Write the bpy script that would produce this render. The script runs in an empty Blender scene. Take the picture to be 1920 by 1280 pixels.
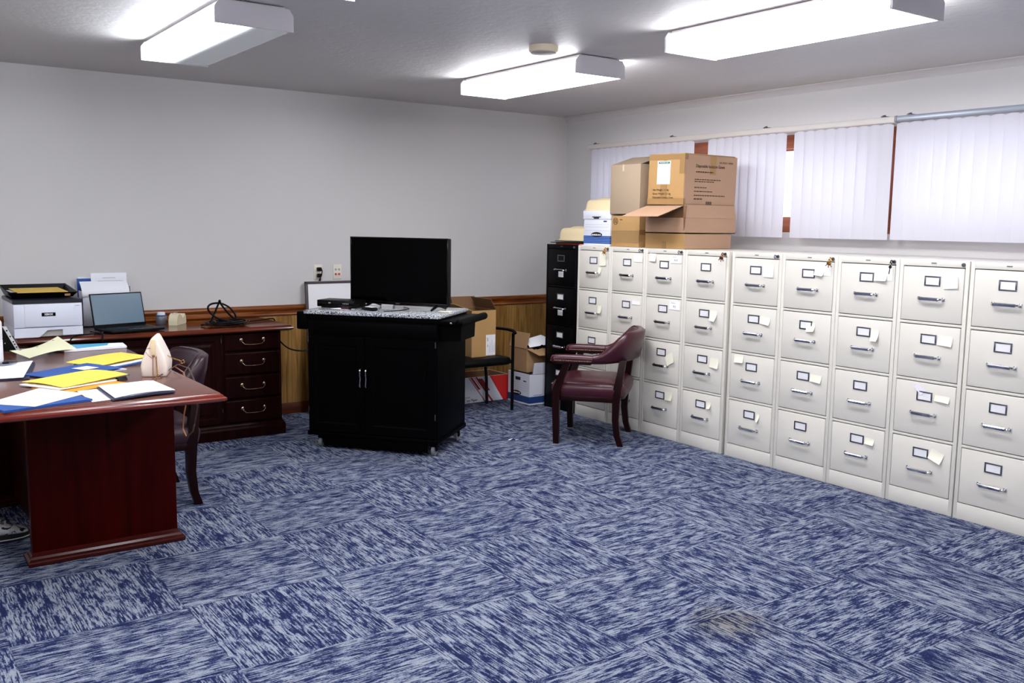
import bpy, bmesh, math, random
from mathutils import Vector, Matrix
random.seed(7)
C = bpy.context.scene.collection
R = math.radians
PI = math.pi

# ------------------------------------------------------------------ materials
def lin(c):
    def f(v):
        v = v / 255.0
        return v / 12.92 if v <= 0.04045 else ((v + 0.055) / 1.055) ** 2.4
    return (f(c[0]), f(c[1]), f(c[2]), 1.0)

def nmat(name):
    m = bpy.data.materials.new(name); m.use_nodes = True
    nt = m.node_tree
    return m, nt, nt.nodes['Principled BSDF'], nt.nodes, nt.links

def math_node(nt, op, a, b=None, c=None):
    n = nt.nodes.new('ShaderNodeMath'); n.operation = op
    for i, v in enumerate((a, b, c)):
        if v is None: continue
        if isinstance(v, (int, float)): n.inputs[i].default_value = v
        else: nt.links.new(v, n.inputs[i])
    return n.outputs[0]

def pmat(name, rgb, rough=0.5, metal=0.0, spec=0.5, mott=0.0, mscale=6.0, bump=0.0, bscale=80.0, coat=0.0, stretch=None):
    m, nt, b, N, L = nmat(name)
    col = lin(rgb)
    b.inputs['Base Color'].default_value = col
    b.inputs['Roughness'].default_value = rough
    b.inputs['Metallic'].default_value = metal
    b.inputs['Specular IOR Level'].default_value = spec
    b.inputs['Coat Weight'].default_value = coat
    tc = N.new('ShaderNodeTexCoord')
    vec = tc.outputs['Object']
    if stretch:
        mp = N.new('ShaderNodeMapping'); mp.inputs['Scale'].default_value = stretch
        L.new(vec, mp.inputs['Vector']); vec = mp.outputs['Vector']
    if mott:
        n = N.new('ShaderNodeTexNoise'); n.inputs['Scale'].default_value = mscale; n.inputs['Detail'].default_value = 5
        L.new(vec, n.inputs['Vector'])
        mx = N.new('ShaderNodeMix'); mx.data_type = 'RGBA'
        mx.inputs[6].default_value = tuple(v * (1 - mott) for v in col[:3]) + (1,)
        mx.inputs[7].default_value = tuple(min(1, v * (1 + mott)) for v in col[:3]) + (1,)
        L.new(n.outputs['Fac'], mx.inputs[0]); L.new(mx.outputs[2], b.inputs['Base Color'])
    if bump:
        n2 = N.new('ShaderNodeTexNoise'); n2.inputs['Scale'].default_value = bscale; n2.inputs['Detail'].default_value = 4
        L.new(vec, n2.inputs['Vector'])
        bp = N.new('ShaderNodeBump'); bp.inputs['Strength'].default_value = bump; bp.inputs['Distance'].default_value = 0.004
        L.new(n2.outputs['Fac'], bp.inputs['Height']); L.new(bp.outputs['Normal'], b.inputs['Normal'])
    return m

def wood(name, c1, c2, rough=0.3, axis='X', scale=3.0, spec=0.5, coat=0.0):
    m, nt, b, N, L = nmat(name)
    tc = N.new('ShaderNodeTexCoord'); mp = N.new('ShaderNodeMapping')
    s = {'X': (0.6, 9, 9), 'Y': (9, 0.6, 9), 'Z': (9, 9, 0.6)}[axis]
    mp.inputs['Scale'].default_value = s
    n = N.new('ShaderNodeTexNoise'); n.inputs['Scale'].default_value = scale; n.inputs['Detail'].default_value = 8
    n.inputs['Distortion'].default_value = 1.2
    r = N.new('ShaderNodeValToRGB')
    r.color_ramp.elements[0].position = 0.3; r.color_ramp.elements[0].color = lin(c1)
    r.color_ramp.elements[1].position = 0.72; r.color_ramp.elements[1].color = lin(c2)
    L.new(tc.outputs['Object'], mp.inputs['Vector']); L.new(mp.outputs['Vector'], n.inputs['Vector'])
    L.new(n.outputs['Fac'], r.inputs['Fac']); L.new(r.outputs['Color'], b.inputs['Base Color'])
    b.inputs['Roughness'].default_value = rough; b.inputs['Specular IOR Level'].default_value = spec
    b.inputs['Coat Weight'].default_value = coat; b.inputs['Coat Roughness'].default_value = 0.12
    return m

def carpet_mat():
    m, nt, b, N, L = nmat('carpet_tile')
    tc = N.new('ShaderNodeTexCoord'); sp = N.new('ShaderNodeSeparateXYZ')
    L.new(tc.outputs['Object'], sp.inputs[0])
    X, Y = sp.outputs[0], sp.outputs[1]
    T = 0.6
    px = math_node(nt, 'MULTIPLY', math_node(nt, 'ADD', X, 4.44 + 12.0), 1 / T)
    py = math_node(nt, 'MULTIPLY', math_node(nt, 'ADD', Y, 3.27 + 12.0), 1 / T)
    fx, fy = math_node(nt, 'FLOOR', px), math_node(nt, 'FLOOR', py)
    par = math_node(nt, 'MODULO', math_node(nt, 'ADD', fx, fy), 2)  # 0/1
    mixf = lambda a, c: math_node(nt, 'ADD', math_node(nt, 'MULTIPLY', a, math_node(nt, 'SUBTRACT', 1.0, par)), math_node(nt, 'MULTIPLY', c, par))
    along = mixf(X, Y); across = mixf(Y, X)
    seed = math_node(nt, 'ADD', math_node(nt, 'MULTIPLY', fx, 7.31), math_node(nt, 'MULTIPLY', fy, 13.77))
    def noise(sa, sc, det, zoff, dist=0.0, rough=0.6):
        cb = N.new('ShaderNodeCombineXYZ')
        L.new(math_node(nt, 'MULTIPLY', along, sa), cb.inputs[0]); L.new(math_node(nt, 'MULTIPLY', across, sc), cb.inputs[1])
        L.new(math_node(nt, 'ADD', seed, zoff), cb.inputs[2])
        n = N.new('ShaderNodeTexNoise'); n.inputs['Scale'].default_value = 1.0; n.inputs['Detail'].default_value = det
        n.inputs['Roughness'].default_value = rough; n.inputs['Distortion'].default_value = dist
        L.new(cb.outputs[0], n.inputs['Vector']); return n.outputs['Fac']
    row = math_node(nt, 'FLOOR', math_node(nt, 'MULTIPLY', across, 240))
    wn = N.new('ShaderNodeTexWhiteNoise'); wn.noise_dimensions = '2D'
    cw_ = N.new('ShaderNodeCombineXYZ'); L.new(row, cw_.inputs[0]); L.new(seed, cw_.inputs[1]); L.new(cw_.outputs[0], wn.inputs['Vector'])
    nd = N.new('ShaderNodeTexNoise'); nd.noise_dimensions = '1D'; nd.inputs['Scale'].default_value = 1.0; nd.inputs['Detail'].default_value = 2
    L.new(math_node(nt, 'MULTIPLY_ADD', wn.outputs['Value'], 913.0, math_node(nt, 'MULTIPLY', along, 11.0)), nd.inputs['W'])
    line = math_node(nt, 'SUBTRACT', wn.outputs['Value'], 0.5)
    mid = noise(22, 85, 3, 3.3, 0.15)
    blot = noise(10, 22, 3, 9.1, 0.4)
    tuft = noise(170, 240, 1, 5.5)
    z_ = lambda s_, k: math_node(nt, 'MULTIPLY', math_node(nt, 'SUBTRACT', s_, 0.5), k)
    v = math_node(nt, 'ADD', z_(nd.outputs['Fac'], 0.72), z_(mid, 0.46))
    v = math_node(nt, 'ADD', v, z_(blot, 0.62))
    v = math_node(nt, 'ADD', v, z_(tuft, 0.35))
    v = math_node(nt, 'ADD', v, math_node(nt, 'MULTIPLY', line, 0.17))
    v = math_node(nt, 'ADD', v, 0.5)
    r = N.new('ShaderNodeValToRGB'); e = r.color_ramp.elements
    e[0].position = 0.38; e[0].color = lin((26, 34, 70))
    e[1].position = 0.64; e[1].color = lin((138, 144, 155))
    k = e.new(0.46); k.color = lin((42, 51, 88))
    k = e.new(0.53); k.color = lin((100, 109, 131))
    L.new(v, r.inputs['Fac'])
    # brownish stain with a ragged edge
    dx = math_node(nt, 'MULTIPLY', math_node(nt, 'ADD', X, 2.79), 1.0)
    dy = math_node(nt, 'MULTIPLY', math_node(nt, 'ADD', Y, 4.52), 1.0)
    d = math_node(nt, 'SQRT', math_node(nt, 'ADD', math_node(nt, 'MULTIPLY', dx, dx), math_node(nt, 'MULTIPLY', dy, dy)))
    ns = N.new('ShaderNodeTexNoise'); ns.inputs['Scale'].default_value = 14; ns.inputs['Detail'].default_value = 4
    L.new(tc.outputs['Object'], ns.inputs['Vector'])
    d = math_node(nt, 'ADD', d, math_node(nt, 'MULTIPLY', math_node(nt, 'SUBTRACT', ns.outputs['Fac'], 0.5), 0.22))
    mr = N.new('ShaderNodeMapRange'); mr.inputs[1].default_value = 0.20; mr.inputs[2].default_value = 0.06
    mr.inputs[3].default_value = 0.0; mr.inputs[4].default_value = 0.62; L.new(d, mr.inputs[0])
    mx = N.new('ShaderNodeMix'); mx.data_type = 'RGBA'; mx.blend_type = 'MULTIPLY'
    mx.inputs[7].default_value = (0.74, 0.58, 0.36, 1)
    L.new(mr.outputs[0], mx.inputs[0]); L.new(r.outputs['Color'], mx.inputs[6])
    L.new(mx.outputs[2], b.inputs['Base Color'])
    b.inputs['Roughness'].default_value = 0.95; b.inputs['Specular IOR Level'].default_value = 0.1
    bp = N.new('ShaderNodeBump'); bp.inputs['Strength'].default_value = 0.25; bp.inputs['Distance'].default_value = 0.004
    L.new(v, bp.inputs['Height']); L.new(bp.outputs['Normal'], b.inputs['Normal'])
    return m

def granite_mat():
    m, nt, b, N, L = nmat('speckled_granite')
    tc = N.new('ShaderNodeTexCoord'); v = N.new('ShaderNodeTexNoise'); v.inputs['Scale'].default_value = 140; v.inputs['Detail'].default_value = 3
    L.new(tc.outputs['Object'], v.inputs['Vector'])
    r = N.new('ShaderNodeValToRGB'); e = r.color_ramp.elements; r.color_ramp.interpolation = 'LINEAR'
    e[0].position = 0.38; e[0].color = lin((40, 42, 46)); e[1].position = 0.62; e[1].color = lin((225, 228, 232))
    k = e.new(0.48); k.color = lin((150, 155, 160))
    L.new(v.outputs['Fac'], r.inputs['Fac']); L.new(r.outputs['Color'], b.inputs['Base Color'])
    b.inputs['Roughness'].default_value = 0.12
    return m

def emit_mat(name, rgb, strength, half=False):
    m, nt, b, N, L = nmat(name)
    b.inputs['Base Color'].default_value = lin((225, 230, 235)); b.inputs['Roughness'].default_value = 0.25
    b.inputs['Emission Color'].default_value = lin(rgb); b.inputs['Emission Strength'].default_value = strength
    if half:   #
        b.inputs['Base Color'].default_value = lin((140, 146, 152))
        # only the tube on one side of the fitting burns
        tc = N.new('ShaderNodeTexCoord'); sp = N.new('ShaderNodeSeparateXYZ'); L.new(tc.outputs['Object'], sp.inputs[0])
        mr = N.new('ShaderNodeMapRange'); mr.interpolation_type = 'SMOOTHERSTEP'
        mr.inputs[1].default_value = 0.06; mr.inputs[2].default_value = -0.12
        mr.inputs[3].default_value = 0.0; mr.inputs[4].default_value = 1.0
        L.new(sp.outputs[0], mr.inputs[0])
        s = math_node(nt, 'MULTIPLY', math_node(nt, 'POWER', mr.outputs[0], 2.6), strength)
        s = math_node(nt, 'ADD', s, 0.12)
        L.new(s, b.inputs['Emission Strength'])
    return m

def glass_mat(name='window_glass', tint=(1, 1, 1, 1), gl=0.06):
    m, nt, b, N, L = nmat(name)
    t = N.new('ShaderNodeBsdfTransparent'); t.inputs[0].default_value = tint
    g = N.new('ShaderNodeBsdfGlossy'); g.inputs['Roughness'].default_value = 0.02
    mx = N.new('ShaderNodeMixShader'); mx.inputs[0].default_value = gl
    L.new(t.outputs[0], mx.inputs[1]); L.new(g.outputs[0], mx.inputs[2]); L.new(mx.outputs[0], N['Material Output'].inputs[0])
    return m

def slat_mat():
    m, nt, b, N, L = nmat('vinyl_slat')
    b.inputs['Base Color'].default_value = lin((236, 236, 242)); b.inputs['Roughness'].default_value = 0.5
    t = N.new('ShaderNodeBsdfTranslucent'); t.inputs[0].default_value = lin((240, 240, 250))
    mx = N.new('ShaderNodeMixShader'); mx.inputs[0].default_value = 0.36
    L.new(b.outputs[0], mx.inputs[1]); L.new(t.outputs[0], mx.inputs[2]); L.new(mx.outputs[0], N['Material Output'].inputs[0])
    return m

def wainscot_mat():
    m, nt, b, N, L = nmat('oak_panelling')
    tc = N.new('ShaderNodeTexCoord'); mp = N.new('ShaderNodeMapping'); mp.inputs['Scale'].default_value = (9, 9, 0.7)
    n = N.new('ShaderNodeTexNoise'); n.inputs['Scale'].default_value = 3.2; n.inputs['Detail'].default_value = 8; n.inputs['Distortion'].default_value = 1.0
    L.new(tc.outputs['Object'], mp.inputs[0]); L.new(mp.outputs[0], n.inputs['Vector'])
    r = N.new('ShaderNodeValToRGB'); e = r.color_ramp.elements
    e[0].position = 0.3; e[0].color = lin((120, 82, 34)); e[1].position = 0.7; e[1].color = lin((186, 142, 78))
    L.new(n.outputs['Fac'], r.inputs[0])
    sp = N.new('ShaderNodeSeparateXYZ'); L.new(tc.outputs['Object'], sp.inputs[0])
    # plank tone and dark V-groove between planks
    p = math_node(nt, 'MULTIPLY', math_node(nt, 'ADD', sp.outputs[0], 20.0), 1 / 0.105)
    fr = math_node(nt, 'FRACT', p)
    g = math_node(nt, 'GREATER_THAN', math_node(nt, 'ABSOLUTE', math_node(nt, 'SUBTRACT', fr, 0.5)), 0.478)
    wn = N.new('ShaderNodeTexWhiteNoise'); wn.noise_dimensions = '1D'; L.new(math_node(nt, 'FLOOR', p), wn.inputs['W'])
    tone = math_node(nt, 'MULTIPLY_ADD', wn.outputs['Value'], 0.35, 0.78)
    fac = math_node(nt, 'MULTIPLY', tone, math_node(nt, 'SUBTRACT', 1.0, math_node(nt, 'MULTIPLY', g, 0.45)))
    mx = N.new('ShaderNodeMix'); mx.data_type = 'RGBA'; mx.blend_type = 'MULTIPLY'; mx.inputs[0].default_value = 1
    L.new(r.outputs[0], mx.inputs[6])
    cb = N.new('ShaderNodeCombineColor'); [L.new(fac, cb.inputs[i]) for i in range(3)]
    L.new(cb.outputs[0], mx.inputs[7]); L.new(mx.outputs[2], b.inputs['Base Color'])
    b.inputs['Roughness'].default_value = 0.3
    return m

def shoe_mat():
    m, nt, b, N, L = nmat('mottled_sneaker')
    tc = N.new('ShaderNodeTexCoord'); n = N.new('ShaderNodeTexNoise'); n.inputs['Scale'].default_value = 28; n.inputs['Detail'].default_value = 6
    n.inputs['Distortion'].default_value = 1.5
    L.new(tc.outputs['Object'], n.inputs['Vector'])
    r = N.new('ShaderNodeValToRGB'); e = r.color_ramp.elements
    e[0].position = 0.40; e[0].color = lin((14, 14, 16)); e[1].position = 0.46; e[1].color = lin((235, 235, 238))
    L.new(n.outputs['Fac'], r.inputs[0]); L.new(r.outputs[0], b.inputs['Base Color']); b.inputs['Roughness'].default_value = 0.8
    return m

MT = {}
MT['wall'] = pmat('wall_paint', (213, 211, 210), 0.42, mott=0.02, mscale=1.2, bump=0.06, bscale=30)
MT['ceiling'] = pmat('ceiling_paint', (206, 203, 202), 0.6, mott=0.03, mscale=2, bump=0.6, bscale=26)
MT['cove'] = pmat('cove_paint', (205, 200, 200), 0.5, bump=0.05)
MT['carpet'] = carpet_mat()
MT['oak'] = wainscot_mat()
MT['rail'] = wood('rail_wood', (92, 44, 14), (150, 84, 32), 0.22, 'X', 3)
MT['base'] = wood('base_wood', (70, 30, 12), (104, 50, 20), 0.3, 'X', 3)
MT['redwood'] = wood('window_wood', (128, 66, 40), (176, 100, 66), 0.35, 'Y', 3)
MT['redwood_v'] = wood('window_wood_upright', (112, 50, 30), (160, 84, 54), 0.35, 'Z', 3)
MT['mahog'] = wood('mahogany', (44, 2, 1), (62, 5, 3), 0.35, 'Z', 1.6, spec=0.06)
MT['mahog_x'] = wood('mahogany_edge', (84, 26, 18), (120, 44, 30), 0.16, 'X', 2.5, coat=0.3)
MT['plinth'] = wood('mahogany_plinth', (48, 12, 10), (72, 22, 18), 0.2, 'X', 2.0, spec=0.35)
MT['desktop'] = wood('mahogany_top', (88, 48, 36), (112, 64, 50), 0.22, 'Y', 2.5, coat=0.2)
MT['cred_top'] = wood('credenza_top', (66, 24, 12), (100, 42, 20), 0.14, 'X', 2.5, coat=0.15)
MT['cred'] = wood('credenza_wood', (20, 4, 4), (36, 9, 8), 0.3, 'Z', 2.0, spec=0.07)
MT['brass'] = pmat('aged_brass', (164, 146, 120), 0.25, 1.0)
MT['gold'] = pmat('gold_metal', (196, 150, 84), 0.25, 1.0)
MT['copper'] = pmat('copper_metal', (150, 96, 62), 0.3, 1.0)
MT['chrome'] = pmat('chrome', (205, 207, 212), 0.1, 1.0)
MT['steel'] = pmat('brushed_steel', (120, 122, 130), 0.3, 1.0)
MT['darkmetal'] = pmat('dark_metal', (60, 52, 48), 0.35, 1.0)
MT['cream'] = pmat('cream_enamel', (221, 217, 207), 0.36, mott=0.015, mscale=3, bump=0.02, bscale=300)
MT['gap'] = pmat('drawer_gap', (60, 60, 58), 0.8)
MT['blackenamel'] = pmat('black_enamel', (4, 4, 6), 0.4, spec=0.08)
MT['blackgap'] = pmat('black_gap', (4, 4, 4), 0.8)
MT['card'] = pmat('white_card', (232, 232, 234), 0.7)
MT['note'] = pmat('cream_note', (243, 240, 220), 0.8)
MT['notew'] = pmat('white_note', (244, 243, 250), 0.8)
MT['notep'] = pmat('lilac_note', (232, 224, 240), 0.8)
MT['ink'] = pmat('dark_ink', (40, 38, 44), 0.8)
MT['greyink'] = pmat('grey_ink', (150, 150, 160), 0.8)
MT['boxink'] = pmat('box_print', (74, 52, 36), 0.8)
MT['black'] = pmat('black_plastic', (5, 5, 6), 0.4, spec=0.15)
MT['blackgloss'] = pmat('black_gloss', (3, 3, 4), 0.1, spec=0.2)
MT['cartblack'] = pmat('black_lacquer', (2, 2, 3), 0.5, spec=0.04)
MT['screen'] = pmat('television_glass', (1, 1, 2), 0.08, spec=0.06)
MT['granite'] = granite_mat()
MT['vinyl'] = pmat('burgundy_vinyl', (62, 14, 28), 0.3, mott=0.12, mscale=8, bump=0.08, bscale=160)
MT['vinyl_dark'] = pmat('dark_plum_vinyl', (44, 18, 29), 0.36, bump=0.08, bscale=160)
MT['chairwood'] = wood('chair_mahogany', (20, 4, 4), (36, 8, 7), 0.3, 'Z', 3, spec=0.15)
MT['nail'] = pmat('brass_nail', (190, 160, 130), 0.3, 1.0)
MT['cardboard'] = pmat('cardboard', (170, 134, 96), 0.75, mott=0.08, mscale=5, bump=0.05, bscale=60)
MT['cardboard2'] = pmat('ochre_cardboard', (178, 140, 88), 0.75, mott=0.08, mscale=5, bump=0.05, bscale=60)
MT['cardboard3'] = pmat('pale_cardboard', (186, 150, 122), 0.75, mott=0.06, mscale=5, bump=0.05, bscale=60)
MT['cardboard4'] = pmat('grey_cardboard', (168, 148, 124), 0.75, mott=0.06, mscale=5, bump=0.05, bscale=60)
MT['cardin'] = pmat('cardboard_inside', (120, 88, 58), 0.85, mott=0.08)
MT['faintink'] = pmat('faint_box_print', (138, 108, 84), 0.8)
MT['tape'] = pmat('brown_tape', (158, 124, 80), 0.18)
MT['cleartape'] = pmat('clear_tape', (206, 190, 166), 0.1)
MT['boxwhite'] = pmat('white_board', (226, 228, 238), 0.6, mott=0.02)
MT['boxblue'] = pmat('blue_print', (44, 92, 162), 0.6)
MT['boxnavy'] = pmat('navy_print', (30, 62, 120), 0.6)
MT['boxred'] = pmat('red_print', (204, 34, 32), 0.55)
MT['boxdred'] = pmat('dark_red_print', (166, 28, 32), 0.55)
MT['green'] = pmat('green_print', (28, 104, 82), 0.6)
MT['creamplastic'] = pmat('cream_plastic', (232, 214, 172), 0.35)
MT['paper'] = pmat('white_paper', (244, 245, 252), 0.8)
MT['creampaper'] = pmat('pale_yellow_paper', (240, 238, 200), 0.8)
MT['yellow'] = pmat('yellow_folder', (248, 216, 84), 0.6)
MT['orange'] = pmat('orange_folder', (232, 156, 30), 0.6)
MT['bluef'] = pmat('blue_folder', (26, 78, 156), 0.45)
MT['skyblue'] = pmat('sky_blue_cover', (66, 178, 222), 0.4)
MT['navy'] = pmat('navy_cover', (26, 28, 60), 0.5)
MT['red'] = pmat('red_folder', (220, 58, 22), 0.6)
MT['greenblack'] = pmat('dark_green_cover', (30, 50, 42), 0.35)
MT['printer'] = pmat('printer_plastic', (224, 228, 240), 0.4)
MT['printer_line'] = pmat('printer_seam', (150, 152, 172), 0.5)
MT['printer_dark'] = pmat('printer_top', (22, 24, 36), 0.35)
MT['outlet'] = pmat('ivory_plate', (230, 224, 212), 0.4)
MT['redjack'] = pmat('red_jack', (200, 70, 50), 0.5)
MT['whiteboard'] = pmat('whiteboard_face', (244, 244, 248), 0.15)
MT['boardframe'] = pmat('board_frame', (66, 54, 56), 0.4)
MT['lampwhite'] = pmat('lamp_white', (226, 222, 224), 0.45)
MT['lens'] = emit_mat('lit_lens', (250, 250, 255), 19.0)
MT['lens_half'] = emit_mat('half_lit_lens', (240, 247, 255), 26.0, half=True)
MT['detector'] = pmat('detector_ivory', (236, 222, 190), 0.45)
MT['detgrey'] = pmat('detector_grille', (172, 168, 162), 0.6)
MT['slat'] = slat_mat()
MT['railwhite'] = pmat('headrail_white', (226, 220, 214), 0.4)
MT['railgrey'] = pmat('headrail_grey', (166, 174, 186), 0.3, 0.4)
MT['glass'] = glass_mat()
MT['bag'] = pmat('ivory_leather', (240, 226, 214), 0.4, bump=0.15, bscale=180)
MT['bagtan'] = pmat('tan_leather', (156, 104, 74), 0.5)
MT['bagdark'] = pmat('brown_leather', (64, 36, 28), 0.5)
MT['clearplastic'] = glass_mat('smoky_plastic', (0.72, 0.74, 0.78, 1), 0.12)
MT['jarbody'] = pmat('smoky_jar', (110, 112, 120), 0.2)
MT['bottle'] = pmat('bottle_white', (236, 236, 242), 0.4)
MT['silver'] = pmat('silver_plastic', (206, 208, 214), 0.35, 0.3)
MT['tapebeige'] = pmat('beige_plastic', (222, 212, 178), 0.4)
MT['trouser'] = pmat('black_trousers', (14, 14, 20), 0.9)
MT['shoe'] = shoe_mat()
MT['shoesole'] = pmat('shoe_sole', (18, 18, 20), 0.7)
MT['white'] = pmat('plain_white', (236, 236, 238), 0.5)
MT['laptopscreen'] = emit_mat('laptop_screen', (140, 176, 200), 0.2)
MT['laptopscreen'].node_tree.nodes['Principled BSDF'].inputs['Base Color'].default_value = lin((40, 60, 80))
MT['caster'] = pmat('caster_grey', (120, 124, 130), 0.4)

# ------------------------------------------------------------------ mesh helper
class MB:
    def __init__(s):
        s.v = []; s.f = []; s.m = []
    def add(s, vs, fs, mi=0, X=None):
        o = len(s.v)
        s.v += [tuple(X @ Vector(p)) if X is not None else tuple(p) for p in vs]
        s.f += [tuple(i + o for i in f) for f in fs]; s.m += [mi] * len(fs)
        return s
    def bm(s, b, mi=0, X=None):
        b.verts.index_update()
        s.add([v.co.copy() for v in b.verts], [[v.index for v in f.verts] for f in b.faces], mi, X); b.free(); return s
    def box(s, x0, x1, y0, y1, z0, z1, bev=0.0, seg=2, mi=0, X=None):
        b = bmesh.new(); bmesh.ops.create_cube(b, size=1)
        for v in b.verts:
            v.co = Vector(((x0 + x1) / 2 + v.co.x * (x1 - x0), (y0 + y1) / 2 + v.co.y * (y1 - y0), (z0 + z1) / 2 + v.co.z * (z1 - z0)))
        if bev:
            bmesh.ops.bevel(b, geom=list(b.edges), offset=min(bev, 0.48 * min(abs(x1 - x0), abs(y1 - y0), abs(z1 - z0))), segments=seg, profile=0.5, affect='EDGES')
        return s.bm(b, mi, X)
    def tube(s, pts, r, n=10, mi=0, caps=True, X=None, flat=None):
        P = [Vector(p) for p in pts]; k = len(P)
        rs = r if isinstance(r, (list, tuple)) else [r] * k
        vs = []; fs = []; up = None
        for i, p in enumerate(P):
            t = (P[min(i + 1, k - 1)] - P[max(i - 1, 0)]).normalized()
            if up is None:
                a = Vector((0, 0, 1)) if abs(t.z) < 0.9 else Vector((1, 0, 0))
            else: a = up
            side = t.cross(a).normalized(); up = side.cross(t).normalized()
            for j in range(n):
                an = 2 * PI * j / n
                w = 1.0 if flat is None else flat
                vs.append(p + side * math.cos(an) * rs[i] + up * math.sin(an) * rs[i] * w)
        for i in range(k - 1):
            for j in range(n):
                fs.append((i * n + j, i * n + (j + 1) % n, (i + 1) * n + (j + 1) % n, (i + 1) * n + j))
        if caps:
            fs.append(tuple(range(n - 1, -1, -1))); fs.append(tuple((k - 1) * n + j for j in range(n)))
        return s.add(vs, fs, mi, X)
    def cyl(s, p0, p1, r0, r1=None, n=20, mi=0, X=None):
        return s.tube([p0, p1], [r0, r0 if r1 is None else r1], n, mi, True, X)
    def lathe(s, prof, c=(0, 0, 0), n=28, mi=0, X=None, sx=1, sy=1):
        vs = []; fs = []; k = len(prof)
        for (r, z) in prof:
            for j in range(n):
                a = 2 * PI * j / n; vs.append((c[0] + r * sx * math.cos(a), c[1] + r * sy * math.sin(a), c[2] + z))
        for i in range(k - 1):
            for j in range(n):
                fs.append((i * n + j, i * n + (j + 1) % n, (i + 1) * n + (j + 1) % n, (i + 1) * n + j))
        fs.append(tuple(range(n - 1, -1, -1))); fs.append(tuple((k - 1) * n + j for j in range(n)))
        return s.add(vs, fs, mi, X)
    def prism(s, poly, d0, d1, axis='Y', mi=0, X=None):
        """poly of 2-D points extruded between d0 and d1 along axis"""
        mk = {'Y': lambda a, b, d: (a, d, b), 'X': lambda a, b, d: (d, a, b), 'Z': lambda a, b, d: (a, b, d)}[axis]
        n = len(poly)
        vs = [mk(a, b, d0) for a, b in poly] + [mk(a, b, d1) for a, b in poly]
        fs = [tuple(range(n)), tuple(range(2 * n - 1, n - 1, -1))] + [(i, i + n, (i + 1) % n + n, (i + 1) % n) for i in range(n)]
        return s.add(vs, fs, mi, X)
    def sph(s, c, r, n=10, mi=0, X=None, sc=(1, 1, 1)):
        b = bmesh.new(); bmesh.ops.create_uvsphere(b, u_segments=n, v_segments=max(5, n // 2 + 1), radius=r)
        for v in b.verts: v.co = Vector((v.co.x * sc[0] + c[0], v.co.y * sc[1] + c[1], v.co.z * sc[2] + c[2]))
        return s.bm(b, mi, X)
    def loft(s, rings, mi=0, X=None, closed=True, caps=True):
        n = len(rings[0]); vs = [p for r in rings for p in r]; fs = []
        for i in range(len(rings) - 1):
            for j in range(n if closed else n - 1):
                fs.append((i * n + j, i * n + (j + 1) % n, (i + 1) * n + (j + 1) % n, (i + 1) * n + j))
        if caps:
            fs.append(tuple(range(n - 1, -1, -1))); fs.append(tuple((len(rings) - 1) * n + j for j in range(n)))
        return s.add(vs, fs, mi, X)
    def sheet(s, c4, t=0.0012, mi=0, n=8, fn=None, X=None):
        """thin solid sheet over 4 corner points, optional height function fn(u, v)"""
        A, B, Cc, D = [Vector(p) for p in c4]
        top = []
        for i in range(n + 1):
            for j in range(n + 1):
                u, v = i / n, j / n
                p = (A * (1 - u) + B * u) * (1 - v) + (D * (1 - u) + Cc * u) * v
                if fn: p = p + Vector(fn(u, v))
                top.append(p)
        nrm = (B - A).cross(D - A).normalized()
        if nrm.z < -0.2: nrm = -nrm
        m = n + 1
        vs = [p + nrm * t for p in top] + top; o = m * m; fs = []
        for i in range(n):
            for j in range(n):
                a, b_, c_, d_ = i * m + j, (i + 1) * m + j, (i + 1) * m + j + 1, i * m + j + 1
                fs.append((a, b_, c_, d_)); fs.append((d_ + o, c_ + o, b_ + o, a + o))
        rim = [i * m for i in range(m)] + [n * m + j for j in range(1, m)] + [i * m + n for i in range(n - 1, -1, -1)] + [j for j in range(n - 1, 0, -1)]
        for q in range(len(rim)):
            a, b_ = rim[q], rim[(q + 1) % len(rim)]
            fs.append((a, a + o, b_ + o, b_))
        return s.add(vs, fs, mi, X)
    def build(s, name, mats, parent=None, smooth=40, recalc=True):
        me = bpy.data.meshes.new(name)
        me.from_pydata(s.v, [], s.f)
        if not isinstance(mats, (list, tuple)): mats = [mats]
        for m in mats: me.materials.append(MT[m] if isinstance(m, str) else m)
        for p, i in zip(me.polygons, s.m): p.material_index = i
        me.validate()
        if recalc:
            b = bmesh.new(); b.from_mesh(me); bmesh.ops.recalc_face_normals(b, faces=b.faces); b.to_mesh(me); b.free()
        if smooth:
            for p in me.polygons: p.use_smooth = True
            me.set_sharp_from_angle(angle=R(smooth))
        o = bpy.data.objects.new(name, me); C.objects.link(o)
        if parent is not None: o.parent = parent
        return o

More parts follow.
